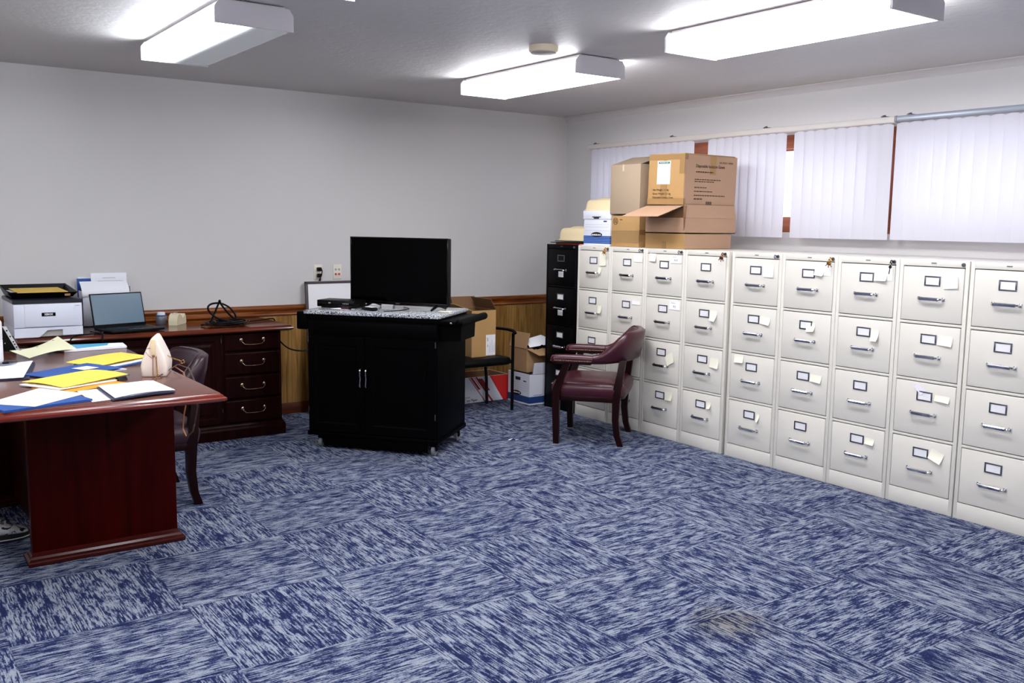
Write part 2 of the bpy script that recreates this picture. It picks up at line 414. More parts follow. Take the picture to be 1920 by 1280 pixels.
def tag(o, label, cat, group=None):
    o['label'] = label; o['category'] = cat
    if group: o['group'] = group
    return o
def thing(name, label, cat, loc=(0, 0, 0), rz=0.0, group=None):
    o = bpy.data.objects.new(name, None); o.empty_display_size = 0.1; C.objects.link(o)
    o.location = loc; o.rotation_euler = (0, 0, rz); return tag(o, label, cat, group)
def struct(name, mb, m):
    o = mb.build(name, m, None, smooth=30); o['kind'] = 'structure'; return o
def frame_matrix(o, xd, yd):
    xd = Vector(xd).normalized(); yd = Vector(yd).normalized(); zd = xd.cross(yd).normalized(); yd = zd.cross(xd)
    M = Matrix.Identity(4)
    for i in range(3): M[i][0] = xd[i]; M[i][1] = yd[i]; M[i][2] = zd[i]; M[i][3] = o[i]
    return M
def text_part(s, size, mat, parent, o, xd, yd, name='lettering', align='CENTER', width=None, bold=0.0):
    cu = bpy.data.curves.new('txt', 'FONT'); cu.body = s; cu.size = size; cu.align_x = align; cu.align_y = 'CENTER'
    cu.extrude = 0.0003; cu.offset = bold; cu.resolution_u = 2
    t = bpy.data.objects.new('txt', cu); C.objects.link(t)
    bpy.context.view_layer.update()
    me = bpy.data.meshes.new_from_object(t.evaluated_get(bpy.context.evaluated_depsgraph_get()))
    bpy.data.objects.remove(t); bpy.data.curves.remove(cu)
    me.materials.clear(); me.materials.append(MT[mat])
    if width and len(me.vertices):
        xs = [v.co.x for v in me.vertices]; w0 = max(xs) - min(xs); k = width / max(w0, 1e-6)
        for v in me.vertices: v.co.x *= k
    ob = bpy.data.objects.new(name, me); C.objects.link(ob); ob.parent = parent
    ob.matrix_local = frame_matrix(o, xd, yd); return ob
def copy_tree(o, parent=None):
    c = o.copy(); C.objects.link(c)
    if parent is not None: c.parent = parent
    for ch in list(o.children): copy_tree(ch, c)
    return c
def lerp(a, b, t): return a + (b - a) * t

# ================================================================== camera
H = 2.44
def make_camera():
    yaw, pitch, roll = R(35.56179763), R(7.21509383), R(0.7999496)
    f = Vector((math.sin(yaw) * math.cos(pitch), math.cos(yaw) * math.cos(pitch), -math.sin(pitch)))
    r = Vector((math.cos(yaw), -math.sin(yaw), 0)); u = r.cross(f)
    r2 = r * math.cos(roll) + u * math.sin(roll); u2 = -r * math.sin(roll) + u * math.cos(roll)
    cd = bpy.data.cameras.new('camera'); cd.sensor_fit = 'HORIZONTAL'; cd.sensor_width = 36
    cd.lens = 1745.01 / 1920 * 36; cd.clip_start = 0.05; cd.clip_end = 100
    co = bpy.data.objects.new('camera', cd); C.objects.link(co)
    M = Matrix.Identity(4)
    for i in range(3): M[i][0] = r2[i]; M[i][1] = u2[i]; M[i][2] = -f[i]
    M.translation = Vector((-5.41829812, -6.76070257, 1.47856157)); co.matrix_world = M
    bpy.context.scene.camera = co
make_camera()

# ================================================================== room shell
XL, YF = -7.6, -9.2
struct('floor', MB().box(XL - .15, .15, YF - .15, .15, -0.1, 0), 'carpet')
struct('ceiling', MB().box(XL - .15, .15, YF - .15, .15, H, H + .1), 'ceiling')
struct('wall_back', MB().box(XL, .15, 0, .15, 0, H), 'wall')
struct('wall_left', MB().box(XL - .15, XL, YF, .15, 0, H), 'wall')
struct('wall_front', MB().box(XL, .15, YF - .15, YF, 0, H), 'wall')
WY0, WYM, WY1, WZ0, WZ1 = -0.41, -3.295, -6.2, 1.445, 2.118
w = MB()
w.box(0, .15, YF, 0, 0, WZ0).box(0, .15, YF, 0, WZ1, H).box(0, .15, WY0, 0, WZ0, WZ1).box(0, .15, YF, WY1, WZ0, WZ1)
struct('wall_right', w, 'wall')
for k, (a, b) in enumerate(((WY0, WYM), (WYM, WY1))):
    m = MB()
    for (y0, y1, z0, z1) in ((b, a, WZ1 - .095, WZ1), (b, a, WZ0, WZ0 + .095)):
        m.box(0.0, .10, y0, y1, z0, z1, .004)
        zi = z0 if z0 > 1.8 else z1
        m.box(0.03, .08, y0 + .07, y1 - .07, zi - .012, zi + .012, .003)
    o = struct('window_%d' % (k + 1), m, 'redwood')
    m = MB()
    for yy in (a - .045, b + .045): m.box(0.0, .10, yy - .045, yy + .045, WZ0 + .095, WZ1 - .095, .004)
    m.build('upright', 'redwood_v', o)
    MB().box(.05, .054, b + .09, a - .09, WZ0 + .09, WZ1 - .09).build('pane', 'glass', o, smooth=0)
# wainscot, chair rail and base board along the back wall
struct('trim_1', MB().box(XL, 0, -.012, 0, 0.0, .765), 'oak')
def moulding(prof):
    m = MB(); m.prism([(-p[0], p[1]) for p in prof], XL, 0, 'X'); return m
struct('trim_2', moulding([(0, .762), (.018, .762), (.024, .770), (.018, .780), (.020, .800), (.030, .808), (.036, .822), (.034, .834), (.026, .842), (0, .842)]), 'rail')
struct('baseboard_back', MB().box(XL, 0, -.026, 0, 0, .085, .004), 'base')
struct('trim_3', MB().prism([(0, H), (0, H - .045), (-.006, H - .045), (-.012, H - .03), (-.03, H - .012), (-.045, H - .006), (-.045, H)], YF, 0, 'Y'), 'cove')

# ================================================================== ceiling lights
def ceiling_light(x0, x1, y0, y1, label, half=False):
    zb = 2.332; w2 = (x1 - x0) / 2; cx = (x0 + x1) / 2; cy = (y0 + y1) / 2; l2 = (y1 - y0) / 2
    t = thing('ceiling_light', label, 'ceiling light', (cx, cy, 0), 0, 'fluorescent lights along the ceiling')
    MB().box(-w2 + .035, w2 - .035, -l2 + .01, l2 - .01, H - .028, H - .004, .003).box(-w2 + .012, w2 - .012, -l2 + .01, l2 - .01, H - .026, H - .020, .002).build('housing', 'lampwhite', t)
    prof = [(-w2 + .006, zb + .004), (-w2 + .010, zb), (w2 - .010, zb), (w2 - .006, zb + .004), (w2 - .006, H - .045), (w2 - .020, H - .026), (-w2 + .020, H - .026), (-w2 + .006, H - .045)]
    MB().prism(prof, -l2 + .012, l2 - .012, 'Y').build('lens', 'lens_half' if half else 'lens', t, smooth=30)
    cap = [(-w2, zb - .003), (w2, zb - .003), (w2, H - .040), (w2 - .020, H - .012), (-w2 + .020, H - .012), (-w2, H - .040)]
    MB().prism(cap, -l2, -l2 + .012, 'Y').build('end_cap', 'lampwhite', t, smooth=30)
    MB().prism(cap, l2 - .012, l2, 'Y').build('end_cap', 'lampwhite', t, smooth=30)
ceiling_light(-4.052, -3.692, -2.60, -1.355, 'half-lit fluorescent ceiling light above the desk, one side of its lens dark', True)
ceiling_light(-2.00, -1.633, -2.565, -1.345, 'fully lit fluorescent ceiling light nearest the back corner, beside the round detector')
ceiling_light(-2.05, -1.686, -4.558, -3.315, 'fully lit fluorescent ceiling light nearest the blinds, at the top right')
ceiling_light(-4.10, -3.742, -4.56, -3.318, 'fluorescent ceiling light cut by the top edge, only a bright corner in view')
for (x, y) in ((-4.0, -6.7), (-1.9, -6.7), (-6.2, -2.6), (-6.2, -5.0)):  # added lights out of view, carrying the room's brightness
    ceiling_light(x - .18, x + .18, y - .61, y + .61, 'unseen fluorescent ceiling light added to brighten the room')
t = thing('smoke_detector', 'round ivory detector disc with grey face on the ceiling', 'smoke detector', (-2.252, -2.59, 0))
MB().lathe([(.080, H), (.080, H - .022), (.076, H - .034), (.070, H - .036)], n=40).build('body', 'detector', t)
MB().lathe([(.070, H - .0355), (.068, H - .040), (.045, H - .044), (.0, H - .045)], n=40).build('grille', 'detgrey', t)

# ================================================================== vertical blinds
def slat_mesh():
    w, L = .089, .716; rings = []
    n = 6
    front = [(-.5 * w + w * i / n, -.0035 * (1 - (2 * i / n - 1) ** 2)) for i in range(n + 1)]
    sec = front + [(a, b + .0009) for a, b in reversed(front)]
    m = MB(); m.loft([[(a, b, -L) for a, b in sec], [(a, b, -.01) for a, b in sec], [(a * .35, b, 0) for a, b in sec]]); return m
def blind(name_label, y0, y1, groups, z0, z1, railmat, tilt):
    t = thing('vertical_blind', name_label, 'blind', (-.10, y0, 0), -PI / 2)
    MB().box(0, y0 - y1, -.022, .022, z0, z1, .005).box(-.004, 0, -.024, .024, z0 - .003, z1 + .003, .002).box(y0 - y1, y0 - y1 + .004, -.024, .024, z0 - .003, z1 + .003, .002).build('headrail', railmat, t)
    b = MB()
    for k in range(4):
        xx = .08 + (y0 - y1 - .16) * k / 3
        b.box(xx - .012, xx + .012, -.02, .09, z1 - .002, z1 + .008, .002).cyl((xx, -.016, z1 + .006), (xx + .018, -.016, z1 + .010), .006, .004, 8)
    b.build('bracket', 'steel', t)
    first = None
    for (a, c, n) in groups:
        for k in range(n):
            yy = a + (c - a) * (k + .5) / n
            if first is None: o = first = slat_mesh().build('slat', 'slat', t, smooth=60)
            else: o = first.copy(); C.objects.link(o); o.parent = t
            o.location = (y0 - yy, random.uniform(-.002, .002), z0 - .003); o.rotation_euler = (0, 0, tilt + random.uniform(-.05, .05))
            s = MB().box(-.006, .006, -.003, .003, -.004, .012, .001)
    return t
blind('long white vertical blind behind the cardboard boxes, with two gaps between slats', -.445, -3.355,
      [(-.478, -1.668, 15), (-1.825, -2.528, 9), (-2.607, -3.338, 9)], 2.128, 2.165, 'railwhite', .10)
blind('white vertical blind under a grey headrail, at the right end of the windows', -3.37, -5.9,
      [(-3.372, -5.85, 30)], 2.130, 2.166, 'railgrey', .20)

# ================================================================== filing cabinets
CW, CH, FX = .381, 1.3208, -.829
DZ = [(.997, 1.288), (.693, .984), (.389, .680), (.085, .376)]      # drawer openings, top to bottom
def cabinet_proto(label, body_m, gap_m, card_m, holder_m, white_tags=False):
    t = thing('filing_cabinet', label, 'filing cabinet')
    m = MB()
    m.box(0, CW, .021, .66, 0.0, CH, .003).box(0, .021, 0, .03, 0, CH, .0025).box(CW - .021, CW, 0, .03, 0, CH, .0025)
    m.box(.019, CW - .019, 0, .03, DZ[0][1], CH, .0025).box(.019, CW - .019, 0, .03, 0.0, DZ[3][0], .0025)
    for k in range(3): m.box(.019, CW - .019, .001, .03, DZ[k + 1][1], DZ[k][0], .002)
    m.box(.02, CW - .02, .0195, .022, .08, 1.29, mi=1)
    m.build('body', [body_m, gap_m], t)
    for k, (z0, z1) in enumerate(DZ):
        d = MB().box(.0235, CW - .0235, -.002, .018, z0 + .004, z1 - .0045, .004).build('drawer', body_m, t)
        zc = z0 + .216; hc = z0 + .124; c = CW / 2
        h = MB()
        for s in (-1, 1):
            h.box(c + s * .066 - .008, c + s * .066 + .008, -.008, -.0015, hc - .009, hc + .009, .002)
        for s in (-1, 1):
            h.tube([(c + s * .066, -.004, hc), (c + s * .065, -.018, hc), (c + s * .058, -.027, hc), (c + s * .050, -.029, hc)], [.006, .006, .0065, .0075], 8, flat=.8)
        h.prism([(-.0345, .003), (-.031, .0075), (-.0245, .0075), (-.0225, -.001), (-.0255, -.008), (-.0295, -.009)], c - .052, c + .052, 'X', X=Matrix.Translation((0, 0, hc)))
        h.build('handle', 'chrome', d)
        f = MB()
        for (x0, x1, a, b) in ((-.044, .044, .019, .026), (-.044, .044, -.026, -.019), (-.044, -.036, -.02, .02), (.036, .044, -.02, .02)):
            f.box(c + x0, c + x1, -.006, -.0015, zc + a, zc + b, .0015)
        f.build('label_holder', holder_m[k] if isinstance(holder_m, list) else holder_m, d)
        MB().box(c - .037, c + .037, -.0035, -.0015, zc - .02, zc + .02).build('label_card', card_m[k] if isinstance(card_m, list) else card_m, d)
        if white_tags and k < 2:
            MB().box(c - .032, c + .03, -.0032, -.0018, hc - .082 + .026, hc - .036 + .026, .0012).build('paper_tag', 'card', d)
    l = MB().lathe([(.010, 0), (.010, .006), (.008, .009), (0, .0095)], n=16)
    lk = l.build('lock', 'steel', t); lk.matrix_local = frame_matrix((.350, 0, 1.303), (1, 0, 0), (0, 0, 1))
    MB().box(c - .014, c + .014, -.0012, .001, 1.3035, 1.3085, .0005).build('nameplate', 'steel', t)
    return t
CABS = [(-1.200, .377), (-1.579, .365), (-1.946, .381), (-2.329, .383), (-2.739, .389), (-3.131, .385), (-3.518, .381), (-3.902, .381), (-4.289, .383)]
ORD = ['first', 'second', 'third', 'fourth', 'fifth', 'sixth', 'seventh', 'eighth', 'ninth']
CLAB = ['cream four-drawer filing cabinet beside the black one, under a white storage box',
        'cream four-drawer filing cabinet under two stacked cardboard boxes, partly behind the burgundy chair',
        'cream four-drawer filing cabinet with white handwritten notes, third from the black cabinet',
        'cream four-drawer filing cabinet under the big printed carton, copper key in lock',
        'cream four-drawer filing cabinet, first one with a bare top, right of the carton stack',
        'cream four-drawer filing cabinet with a bunch of gold keys, sixth from the black cabinet',
        'cream four-drawer filing cabinet with a dark key hanging from its lock',
        'cream four-drawer filing cabinet with a keyless lock and tilted note on bottom drawer',
        'cream four-drawer filing cabinet without any notes, cut by the right edge of the photo']
GRP = 'cream filing cabinets along the window wall'
b0 = cabinet_proto('tall black four-drawer filing cabinet with white labels, in the corner', 'blackenamel', 'blackgap', ['black', 'card', 'card', 'card'], 'steel', True)
b0.location = (FX, -.806, 0); b0.rotation_euler = (0, 0, -PI / 2)
proto = cabinet_proto(CLAB[0], 'cream', 'gap', 'card', 'steel')
for i, (y, wd) in enumerate(CABS):
    o = proto if i == 0 else copy_tree(proto)
    o.location = (FX, y, 0); o.rotation_euler = (0, 0, -PI / 2); o.scale = (wd / CW, 1, 1)
    o['label'] = CLAB[i]; o['category'] = 'filing cabinet'; o['group'] = GRP

def key(i, mat, label, hang=False, bunch=False):
    y = CABS[i][0] - .350 * CABS[i][1] / CW
    t = thing('key', label, 'key', (FX - .0105, y, 1.303), -PI / 2, 'keys left in the cabinet locks')
    m = MB().box(-.0015, .0015, -.012, .004, -.004, .004, .0006)
    ring = [(.0, -.018 + .008 * math.cos(a), .009 * math.sin(a)) for a in [2 * PI * q / 12 for q in range(13)]]
    m.tube(ring, .0032, 6)
    m.build('bow', mat, t)
    if hang or bunch:
        r2 = [(.008 * math.cos(a), -.024, -.010 + .011 * math.sin(a)) for a in [2 * PI * q / 14 for q in range(15)]]
        MB().tube(r2, .0012, 6).build('ring', 'steel' if not bunch else mat, t)
        sp = MB()
        n = 3 if bunch else 1
        for q in range(n):
            a = (q - (n - 1) / 2) * .7; L = .046 if hang else .022
            X = Matrix.Translation((0, -.025 - .002 * q, -.019)) @ Matrix.Rotation(a + .15, 4, 'Y')
            sp.lathe([(.009, -.001), (.009, .001)], (0, 0, 0), 12, X=X @ Matrix.Translation((0, 0, -.008)) @ Matrix.Rotation(PI / 2, 4, 'X'))
            sp.box(-.0025, .0025, -.001, .001, -.014 - L * .7, -.014, .0005, X=X)
        sp.build('spare_key', mat, t)
key(0, 'gold', 'gold keys in the lock of the cabinet under the white storage box', bunch=True)
key(1, 'steel', 'silver key in the lock of the second cream cabinet')
key(2, 'steel', 'silver key in the lock of the third cream cabinet')
key(3, 'copper', 'copper keys in the lock below the big printed carton', bunch=True)
key(4, 'steel', 'silver key in the lock of the fifth cream cabinet')
key(5, 'gold', 'bunch of gold keys in the lock of the sixth cream cabinet', bunch=True)
key(6, 'darkmetal', 'dark key with a spare dangling from the seventh cream cabinet', hang=True)

DN = ['top', 'second', 'third', 'bottom']
def note(ci, di, dx, dz, w, h, rot, mat, curl=.0, side=None, word='cream sticky note', ink=None, tall=False):
    y0, wd = CABS[ci]; c = wd / 2
    zc = DZ[di][0] + .216 + dz; yc = y0 - c - dx
    pos = side or ('right of the label holder')
    o_m = MB().sheet([(-w / 2, h / 2, 0), (w / 2, h / 2, 0), (w / 2, -h / 2, 0), (-w / 2, -h / 2, 0)], .0006, n=8,
                     fn=lambda u, v: (0, curl * .15 * v * v, .0012 + curl * (v ** 2) * (0.35 + .65 * u)))
    o = o_m.build('sticky_note', mat, None, smooth=60)
    M = frame_matrix((FX - .0022, yc, zc), (0, -1, 0), (0, 0, 1)) @ Matrix.Rotation(R(rot), 4, 'Z')
    o.matrix_world = M
    tag(o, '%s %s, %s drawer of the %s cream cabinet' % (word, pos, DN[di], ORD[ci]), 'note', 'sticky notes on the filing cabinets')
    if ink:
        text_part(ink, .020, 'ink', o, (0, -h * .12, .0026), (1, 0, 0), (0, 1, 0), 'handwriting')
        MB().box(-w * .33, w * .05, h * .24, h * .29, .0015, .0024).build('handwriting', 'greyink', o)
    return o
note(0, 0, .105, .012, .075, .10, 2, 'note', .006, word='tall cream sticky note')
note(0, 0, .072, -.075, .035, .05, -8, 'note', .014, 'beside the handle', 'small curled cream note')
note(0, 1, .085, -.062, .045, .060, 6, 'note', .018, 'beside the handle', 'curled cream sticky note')
note(1, 0, .115, .033, .088, .052, 0, 'notew', .003, word='white handwritten note', ink='')
note(1, 1, .105, .020, .085, .030, 0, 'notew', .002, word='white paper label')
note(2, 0, -.112, .045, .066, .056, -2, 'note', .012, 'left of the label holder')
note(2, 0, .112, .040, .100, .055, 0, 'notew', .002, word='white handwritten note', ink='A-D')
note(2, 1, .112, .030, .100, .060, 0, 'notew', .002, word='white handwritten note', ink='E-J')
note(2, 2, .085, -.040, .080, .075, 28, 'note', .016, 'beside the handle', 'tilted cream sticky note')
note(2, 3, .088, .004, .068, .060, 4, 'note', .016)
note(3, 1, .082, -.012, .058, .070, -4, 'note', .026, word='curled cream sticky note')
note(3, 2, .106, -.015, .076, .066, -2, 'note', .012)
note(3, 3, .074, .000, .038, .046, 10, 'note', .022, word='small curled cream note')
note(4, 0, .098, .002, .078, .082, 0, 'note', .006, word='tall cream sticky note')
note(4, 1, .090, -.003, .078, .050, -6, 'note', .012)
note(4, 2, -.102, .040, .076, .052, 3, 'note', .014, 'left of the label holder')
note(4, 3, .070, -.010, .026, .052, 0, 'note', .028, word='small curled cream note')
note(5, 0, .076, .018, .066, .060, -4, 'note', .020)
note(5, 0, .124, .022, .062, .058, 0, 'notew', .001, 'near the drawer edge', 'white paper note')
note(5, 1, .036, -.012, .062, .052, 6, 'note', .022, 'over the label holder')
note(5, 2, .090, -.004, .078, .046, -2, 'note', .012)
note(6, 0, .086, .012, .080, .062, 2, 'note', .020)
note(6, 0, .130, .020, .050, .066, 0, 'notew', .001, 'near the drawer edge', 'white paper note')
note(6, 1, .072, -.016, .050, .066, 2, 'note', .030, word='curled cream sticky note')
note(6, 3, .080, -.002, .058, .036, 0, 'note', .016, word='short curled cream note')
note(7, 0, .100, -.004, .078, .062, 6, 'note', .008)
note(7, 1, .092, .000, .078, .054, -3, 'note', .010)
note(7, 2, -.030, .036, .058, .034, -40, 'notep', .004, 'above the label holder', 'lilac slip')
note(7, 2, .098, .000, .082, .034, -2, 'note', .012)
note(7, 3, .088, -.002, .076, .058, -16, 'note', .018, word='tilted cream sticky note')

# ================================================================== cartons and boxes
def flap(m, hinge0, hinge1, out, t=.004, mi=0):
    """rigid board flap from hinge edge, OUT vector"""
    a, b, o = Vector(hinge0), Vector(hinge1), Vector(out)
    n = (b - a).cross(o).normalized() * t
    m.add([a, b, b + o, a + o, a + n, b + n, b + o + n, a + o + n], [(0, 1, 2, 3), (7, 6, 5, 4), (0, 4, 5, 1), (1, 5, 6, 2), (2, 6, 7, 3), (3, 7, 4, 0)], mi)
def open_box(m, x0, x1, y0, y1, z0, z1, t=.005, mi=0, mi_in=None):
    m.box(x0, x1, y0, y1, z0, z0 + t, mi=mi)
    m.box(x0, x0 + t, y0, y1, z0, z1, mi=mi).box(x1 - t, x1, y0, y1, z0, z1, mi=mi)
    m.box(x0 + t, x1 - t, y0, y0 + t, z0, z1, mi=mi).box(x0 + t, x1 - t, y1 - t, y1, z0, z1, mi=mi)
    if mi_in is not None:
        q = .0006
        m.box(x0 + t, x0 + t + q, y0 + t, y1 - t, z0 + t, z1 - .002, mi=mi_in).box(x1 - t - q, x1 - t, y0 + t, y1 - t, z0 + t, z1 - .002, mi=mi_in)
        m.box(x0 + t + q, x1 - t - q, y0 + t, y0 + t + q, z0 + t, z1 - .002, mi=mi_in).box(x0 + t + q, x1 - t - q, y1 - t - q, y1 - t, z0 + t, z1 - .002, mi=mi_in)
T = CH + .001
# white storage box on the first cabinet -----------------------------------
t = thing('storage_box', 'white and blue cardboard storage box standing on the first cream filing cabinet', 'storage box', (-.79, -1.368, T), -PI / 2)
m = MB(); m.box(-.152, .152, 0, .39, 0, .225, .002).build('box_body', 'boxwhite', t)
MB().box(-.158, .158, -.006, .396, .198, .262, .004).build('lid', 'boxwhite', t)
bb = MB()
for q in range(5): bb.box(-.1522, .1522, -.0012, .391, .016 + q * .012, .0265 + q * .012)
bb.build('printed_band', 'boxblue', t)
hh = MB().box(-.030, .030, -.0085, -.004, .202, .214, .002).box(-.048, .048, -.0085, -.004, .212, .219, .002).build('hand_hole', 'ink', t)
lg = MB(); lg.prism([(.062 * math.cos(a), .082 + .020 * math.sin(a) * (1 if math.sin(a) > 0 else .75)) for a in [2 * PI * q / 24 for q in range(24)]], -.004, 0, 'Y')
lg.build('logo', 'black', t)
text_part('BANKERS BOX', .017, 'white', t, (0, -.0045, .081), (1, 0, 0), (0, 0, 1), 'lettering', width=.108, bold=.0006)
MB().box(.075, .112, -.001, 0, .178, .188).build('small_mark', 'boxnavy', t)
ln = MB()
for zz in (.112, .140, .158): ln.box(-.135, .135, -.0008, 0, zz, zz + .0012)
ln.build('form_lines', 'greyink', t)
# typewriter-style covers ---------------------------------------------------
def cover(label, loc, w, d, h, rz):
    t = thing('plastic_cover', label, 'plastic cover', loc, rz, 'cream plastic covers')
    def ring(a, b, z, r=.05, n=6):
        pts = []
        for (sx, sy, a0) in ((1, 1, 0), (-1, 1, 90), (-1, -1, 180), (1, -1, 270)):
            for q in range(n + 1):
                an = R(a0 + 90 * q / n); pts.append((sx * (a / 2 - r) + r * math.cos(an), sy * (b / 2 - r) + r * math.sin(an), z))
        return pts
    m = MB(); m.loft([ring(w + .012, d + .012, 0), ring(w + .012, d + .012, .008), ring(w, d, .010), ring(w * .985, d * .985, h * .55), ring(w * .95, d * .95, h * .82), ring(w * .88, d * .88, h * .96), ring(w * .80, d * .80, h)], caps=True)
    m.build('shell', 'creamplastic', t, smooth=50)
    m = MB(); m.loft([ring(w * .72, d * .62, h - .004, .06), ring(w * .72, d * .62, h + .002, .06), ring(w * .60, d * .48, h + .012, .06), ring(w * .45, d * .34, h + .015, .05)]); m.build('raised_top', 'creamplastic', t, smooth=60)
cover('cream plastic cover resting on the white and blue storage box', (-.60, -1.325, T + .263), .30, .34, .085, 0)
cover('cream plastic cover on the black folders, atop the black filing cabinet', (-.60, -1.028, T + .030), .32, .36, .10, 0)
t = MB().sheet([(-.80, -.885, T), (-.80, -1.185, T), (-.42, -1.185, T), (-.42, -.885, T)], .010, n=4).build('folder', 'red', None)
tag(t, 'orange-red folder lowest on the black filing cabinet', 'folder')
t = MB().sheet([(-.828, -.850, T + .011), (-.815, -1.186, T + .011), (-.40, -1.19, T + .011), (-.40, -.84, T + .011)], .006, n=4).build('folder', 'black', None)
tag(t, 'black folder lying over the orange-red one on the black filing cabinet', 'folder')
t = MB().sheet([(-.80, -.870, T + .0185), (-.79, -1.18, T + .0185), (-.44, -1.19, T + .0185), (-.44, -.87, T + .0185)], .006, n=6, fn=lambda u, v: (0, 0, .004 * (1 - u))).build('folder', 'greenblack', None)
tag(t, 'dark green folder directly under the cover on the black filing cabinet', 'folder')
# lower and upper left cartons ---------------------------------------------
t = thing('carton', 'ochre carton with a round printed mark, on the second cream cabinet', 'cardboard box', (-.79, -1.535, T), -PI / 2, 'cartons on the filing cabinets')
m = MB(); m.box(0, .297, 0, .46, 0, .225, .003).box(-.0005, .2975, -.0015, 0, .116, .119)
m.build('carton_body', 'cardboard2', t)
MB().box(.002, .297, -.0014, .0, .03, .115).box(.296, .2985, -.001, .30, .09, .125).build('tape_strip', 'tape', t)
rg = MB(); rg.tube([(.042 + .024 * math.cos(a), -.0012, .185 + .024 * math.sin(a)) for a in [2 * PI * q / 20 for q in range(21)]], .0016, 5)
for q in range(5): rg.box(.026, .058, -.0014, 0, .172 + q * .006, .1745 + q * .006)
rg.build('round_mark', 'boxink', t)
text_part('8001', .014, 'boxink', t, (.105, -.0012, .196), (1, 0, 0), (0, 0, 1))
t = thing('carton', 'greyish-brown tall carton with peaked flaps, on top of the ochre carton', 'cardboard box', (-.80, -1.52, T + .229), -PI / 2, 'cartons on the filing cabinets')
m = MB(); m.box(0, .318, 0, .42, 0.008, .362, .004)
flap(m, (0, .0, .362), (.318, 0, .362), (.0, .21, .066), -.004); flap(m, (0, .42, .362), (.318, .42, .362), (0, -.21, .066), .004)
m.build('carton_body', 'cardboard4', t)
MB().box(.130, .146, -.0012, 0, .315, .362).build('tape_strip', 'cleartape', t)
# printed big carton ---------------------------------------------------------
t = thing('carton', 'big taped carton with printed side and green-headed label, highest on the stack', 'cardboard box', (-.79, -1.905, T + .300), -PI / 2, 'cartons on the filing cabinets')
t.rotation_euler = (0, R(1.2), -PI / 2); t.location.z += .007
BW, BD, BH = .345, .52, .338
m = MB(); m.box(0, BW, 0, BD, 0, BH, .005)
m.box(.006, BW - .004, .004, BD - .02, BH, BH + .006, .002)
m.build('carton_body', 'cardboard2', t)
# the printed long side gets a paler colour
s = MB().box(BW - .001, BW + .0012, .003, BD - .003, .004, BH - .003).build('printed_side', 'cardboard3', t)
m = MB(); m.box(0.002, BW + .002, -.0014, .03, BH - .035, BH + .001).box(.30, BW + .002, -.0016, .0, BH - .13, BH - .03)
m.box(.125, .185, -.0016, 0, 0, .17).box(.145, .180, -.0016, 0, BH - .06, BH).box(.0, BW + .002, -.0013, .02, -.001, .042)
m.build('tape_strip', 'tape', t)
MB().box(BW + .001, BW + .0022, .245, .305, BH - .13, BH - .002).build('tape_strip', 'cardboard2', t)
lb = MB().box(.088, .214, -.0022, -.0012, .137, .295).build('shipping_label', 'card', t)
MB().box(.100, .206, -.0030, -.0020, .276, .290).build('label_header', 'green', lb)
text_part('PACKING LIST', .011, 'white', lb, (.153, -.0034, .283), (1, 0, 0), (0, 0, 1), width=.085)
li = MB()
for q in range(9):
    li.box(.100, .140 + .05 * ((q * 37) % 10) / 10, -.0028, -.002, .258 - q * .0135, .2595 - q * .0135)
li.build('fine_print', 'greyink', lb)
for q, sx in enumerate(('Net Weight: 5.6 kg', 'Gross Weight: 6.2 kg', 'Disposable Isolation Gown')):
    text_part(sx, .0195, 'boxink', t, (.050, -.0026, .098 - q * .026), (1, 0, 0), (0, 0, 1), align='LEFT', width=(.155, .175, .20)[q])
xx = BW + .0024
text_part('Disposable Isolation Gown', .030, 'boxink', t, (xx, .105, BH - .075), (0, 1, 0), (0, 0, 1), align='LEFT', width=.285, bold=.0004)
text_part('AR-90261 10200', .018, 'faintink', t, (xx, .335, BH - .045), (0, 1, 0), (0, 0, 1), align='LEFT', width=.14, bold=.0006)
li = MB()
rnd = random.Random(3)
def broken(y, z, L, h):
    a = y
    while a < y + L:
        b = a + rnd.uniform(.008, .026); li.box(xx - .0005, xx + .0002, a, min(b, y + L), z, z + h); a = b + .005
broken(.11, BH - .118, .17, .008); broken(.10, BH - .168, .26, .006); broken(.10, BH - .182, .19, .006)
broken(.10, BH - .222, .12, .006); broken(.10, BH - .248, .18, .006); broken(.10, BH - .275, .31, .006); broken(.10, BH - .300, .08, .008)
for q in range(6): li.box(xx - .0005, xx + .0002, .22 + q * .010, .226 + q * .010, .004, .026)
li.build('fine_print', 'boxink', t)
# open carton carrying the printed one --------------------------------------
t = thing('carton', 'open carton with a front flap folded out, beneath the big printed carton', 'cardboard box', (-.79, -1.895, T + .107), -PI / 2, 'cartons on the filing cabinets')
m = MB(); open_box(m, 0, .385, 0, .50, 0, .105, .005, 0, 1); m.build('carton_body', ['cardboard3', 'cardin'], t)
m = MB(); open_box(m, .012, .36, .012, .49, .10, .190, .004, 0, 1); m.build('inner_wall', ['cardin', 'cardin'], t)  # dark board colour carries the shade under the folded flap
m = MB(); flap(m, (.385, .0, .105), (.385, .50, .105), (-.018, 0, .088), .004); m.build('side_flap', 'cardboard3', t)
m = MB(); flap(m, (0.0, .004, .188), (.355, .004, .188), (-.02, -.215, -.075), .004)
m.build('front_flap', 'cardboard3', t)
m = MB(); m.sheet([(.36, .0, .19), (.392, .0, .185), (.388, -.01, .09), (.375, -.005, .02)], .003, n=4); m.build('torn_edge', 'cardin', t)
t = thing('carton', 'flat closed carton lowest under the big printed carton stack', 'cardboard box', (-.79, -1.895, T), -PI / 2, 'cartons on the filing cabinets')
m = MB(); m.box(0, .385, 0, .46, 0, .104, .004).build('carton_body', 'cardboard2', t)
MB().box(.384, .3862, .003, .457, .004, .100).build('pale_side', 'cardboard3', t)
MB().box(.17, .21, -.0012, 0, .002, .05).build('tape_strip', 'tape', t)
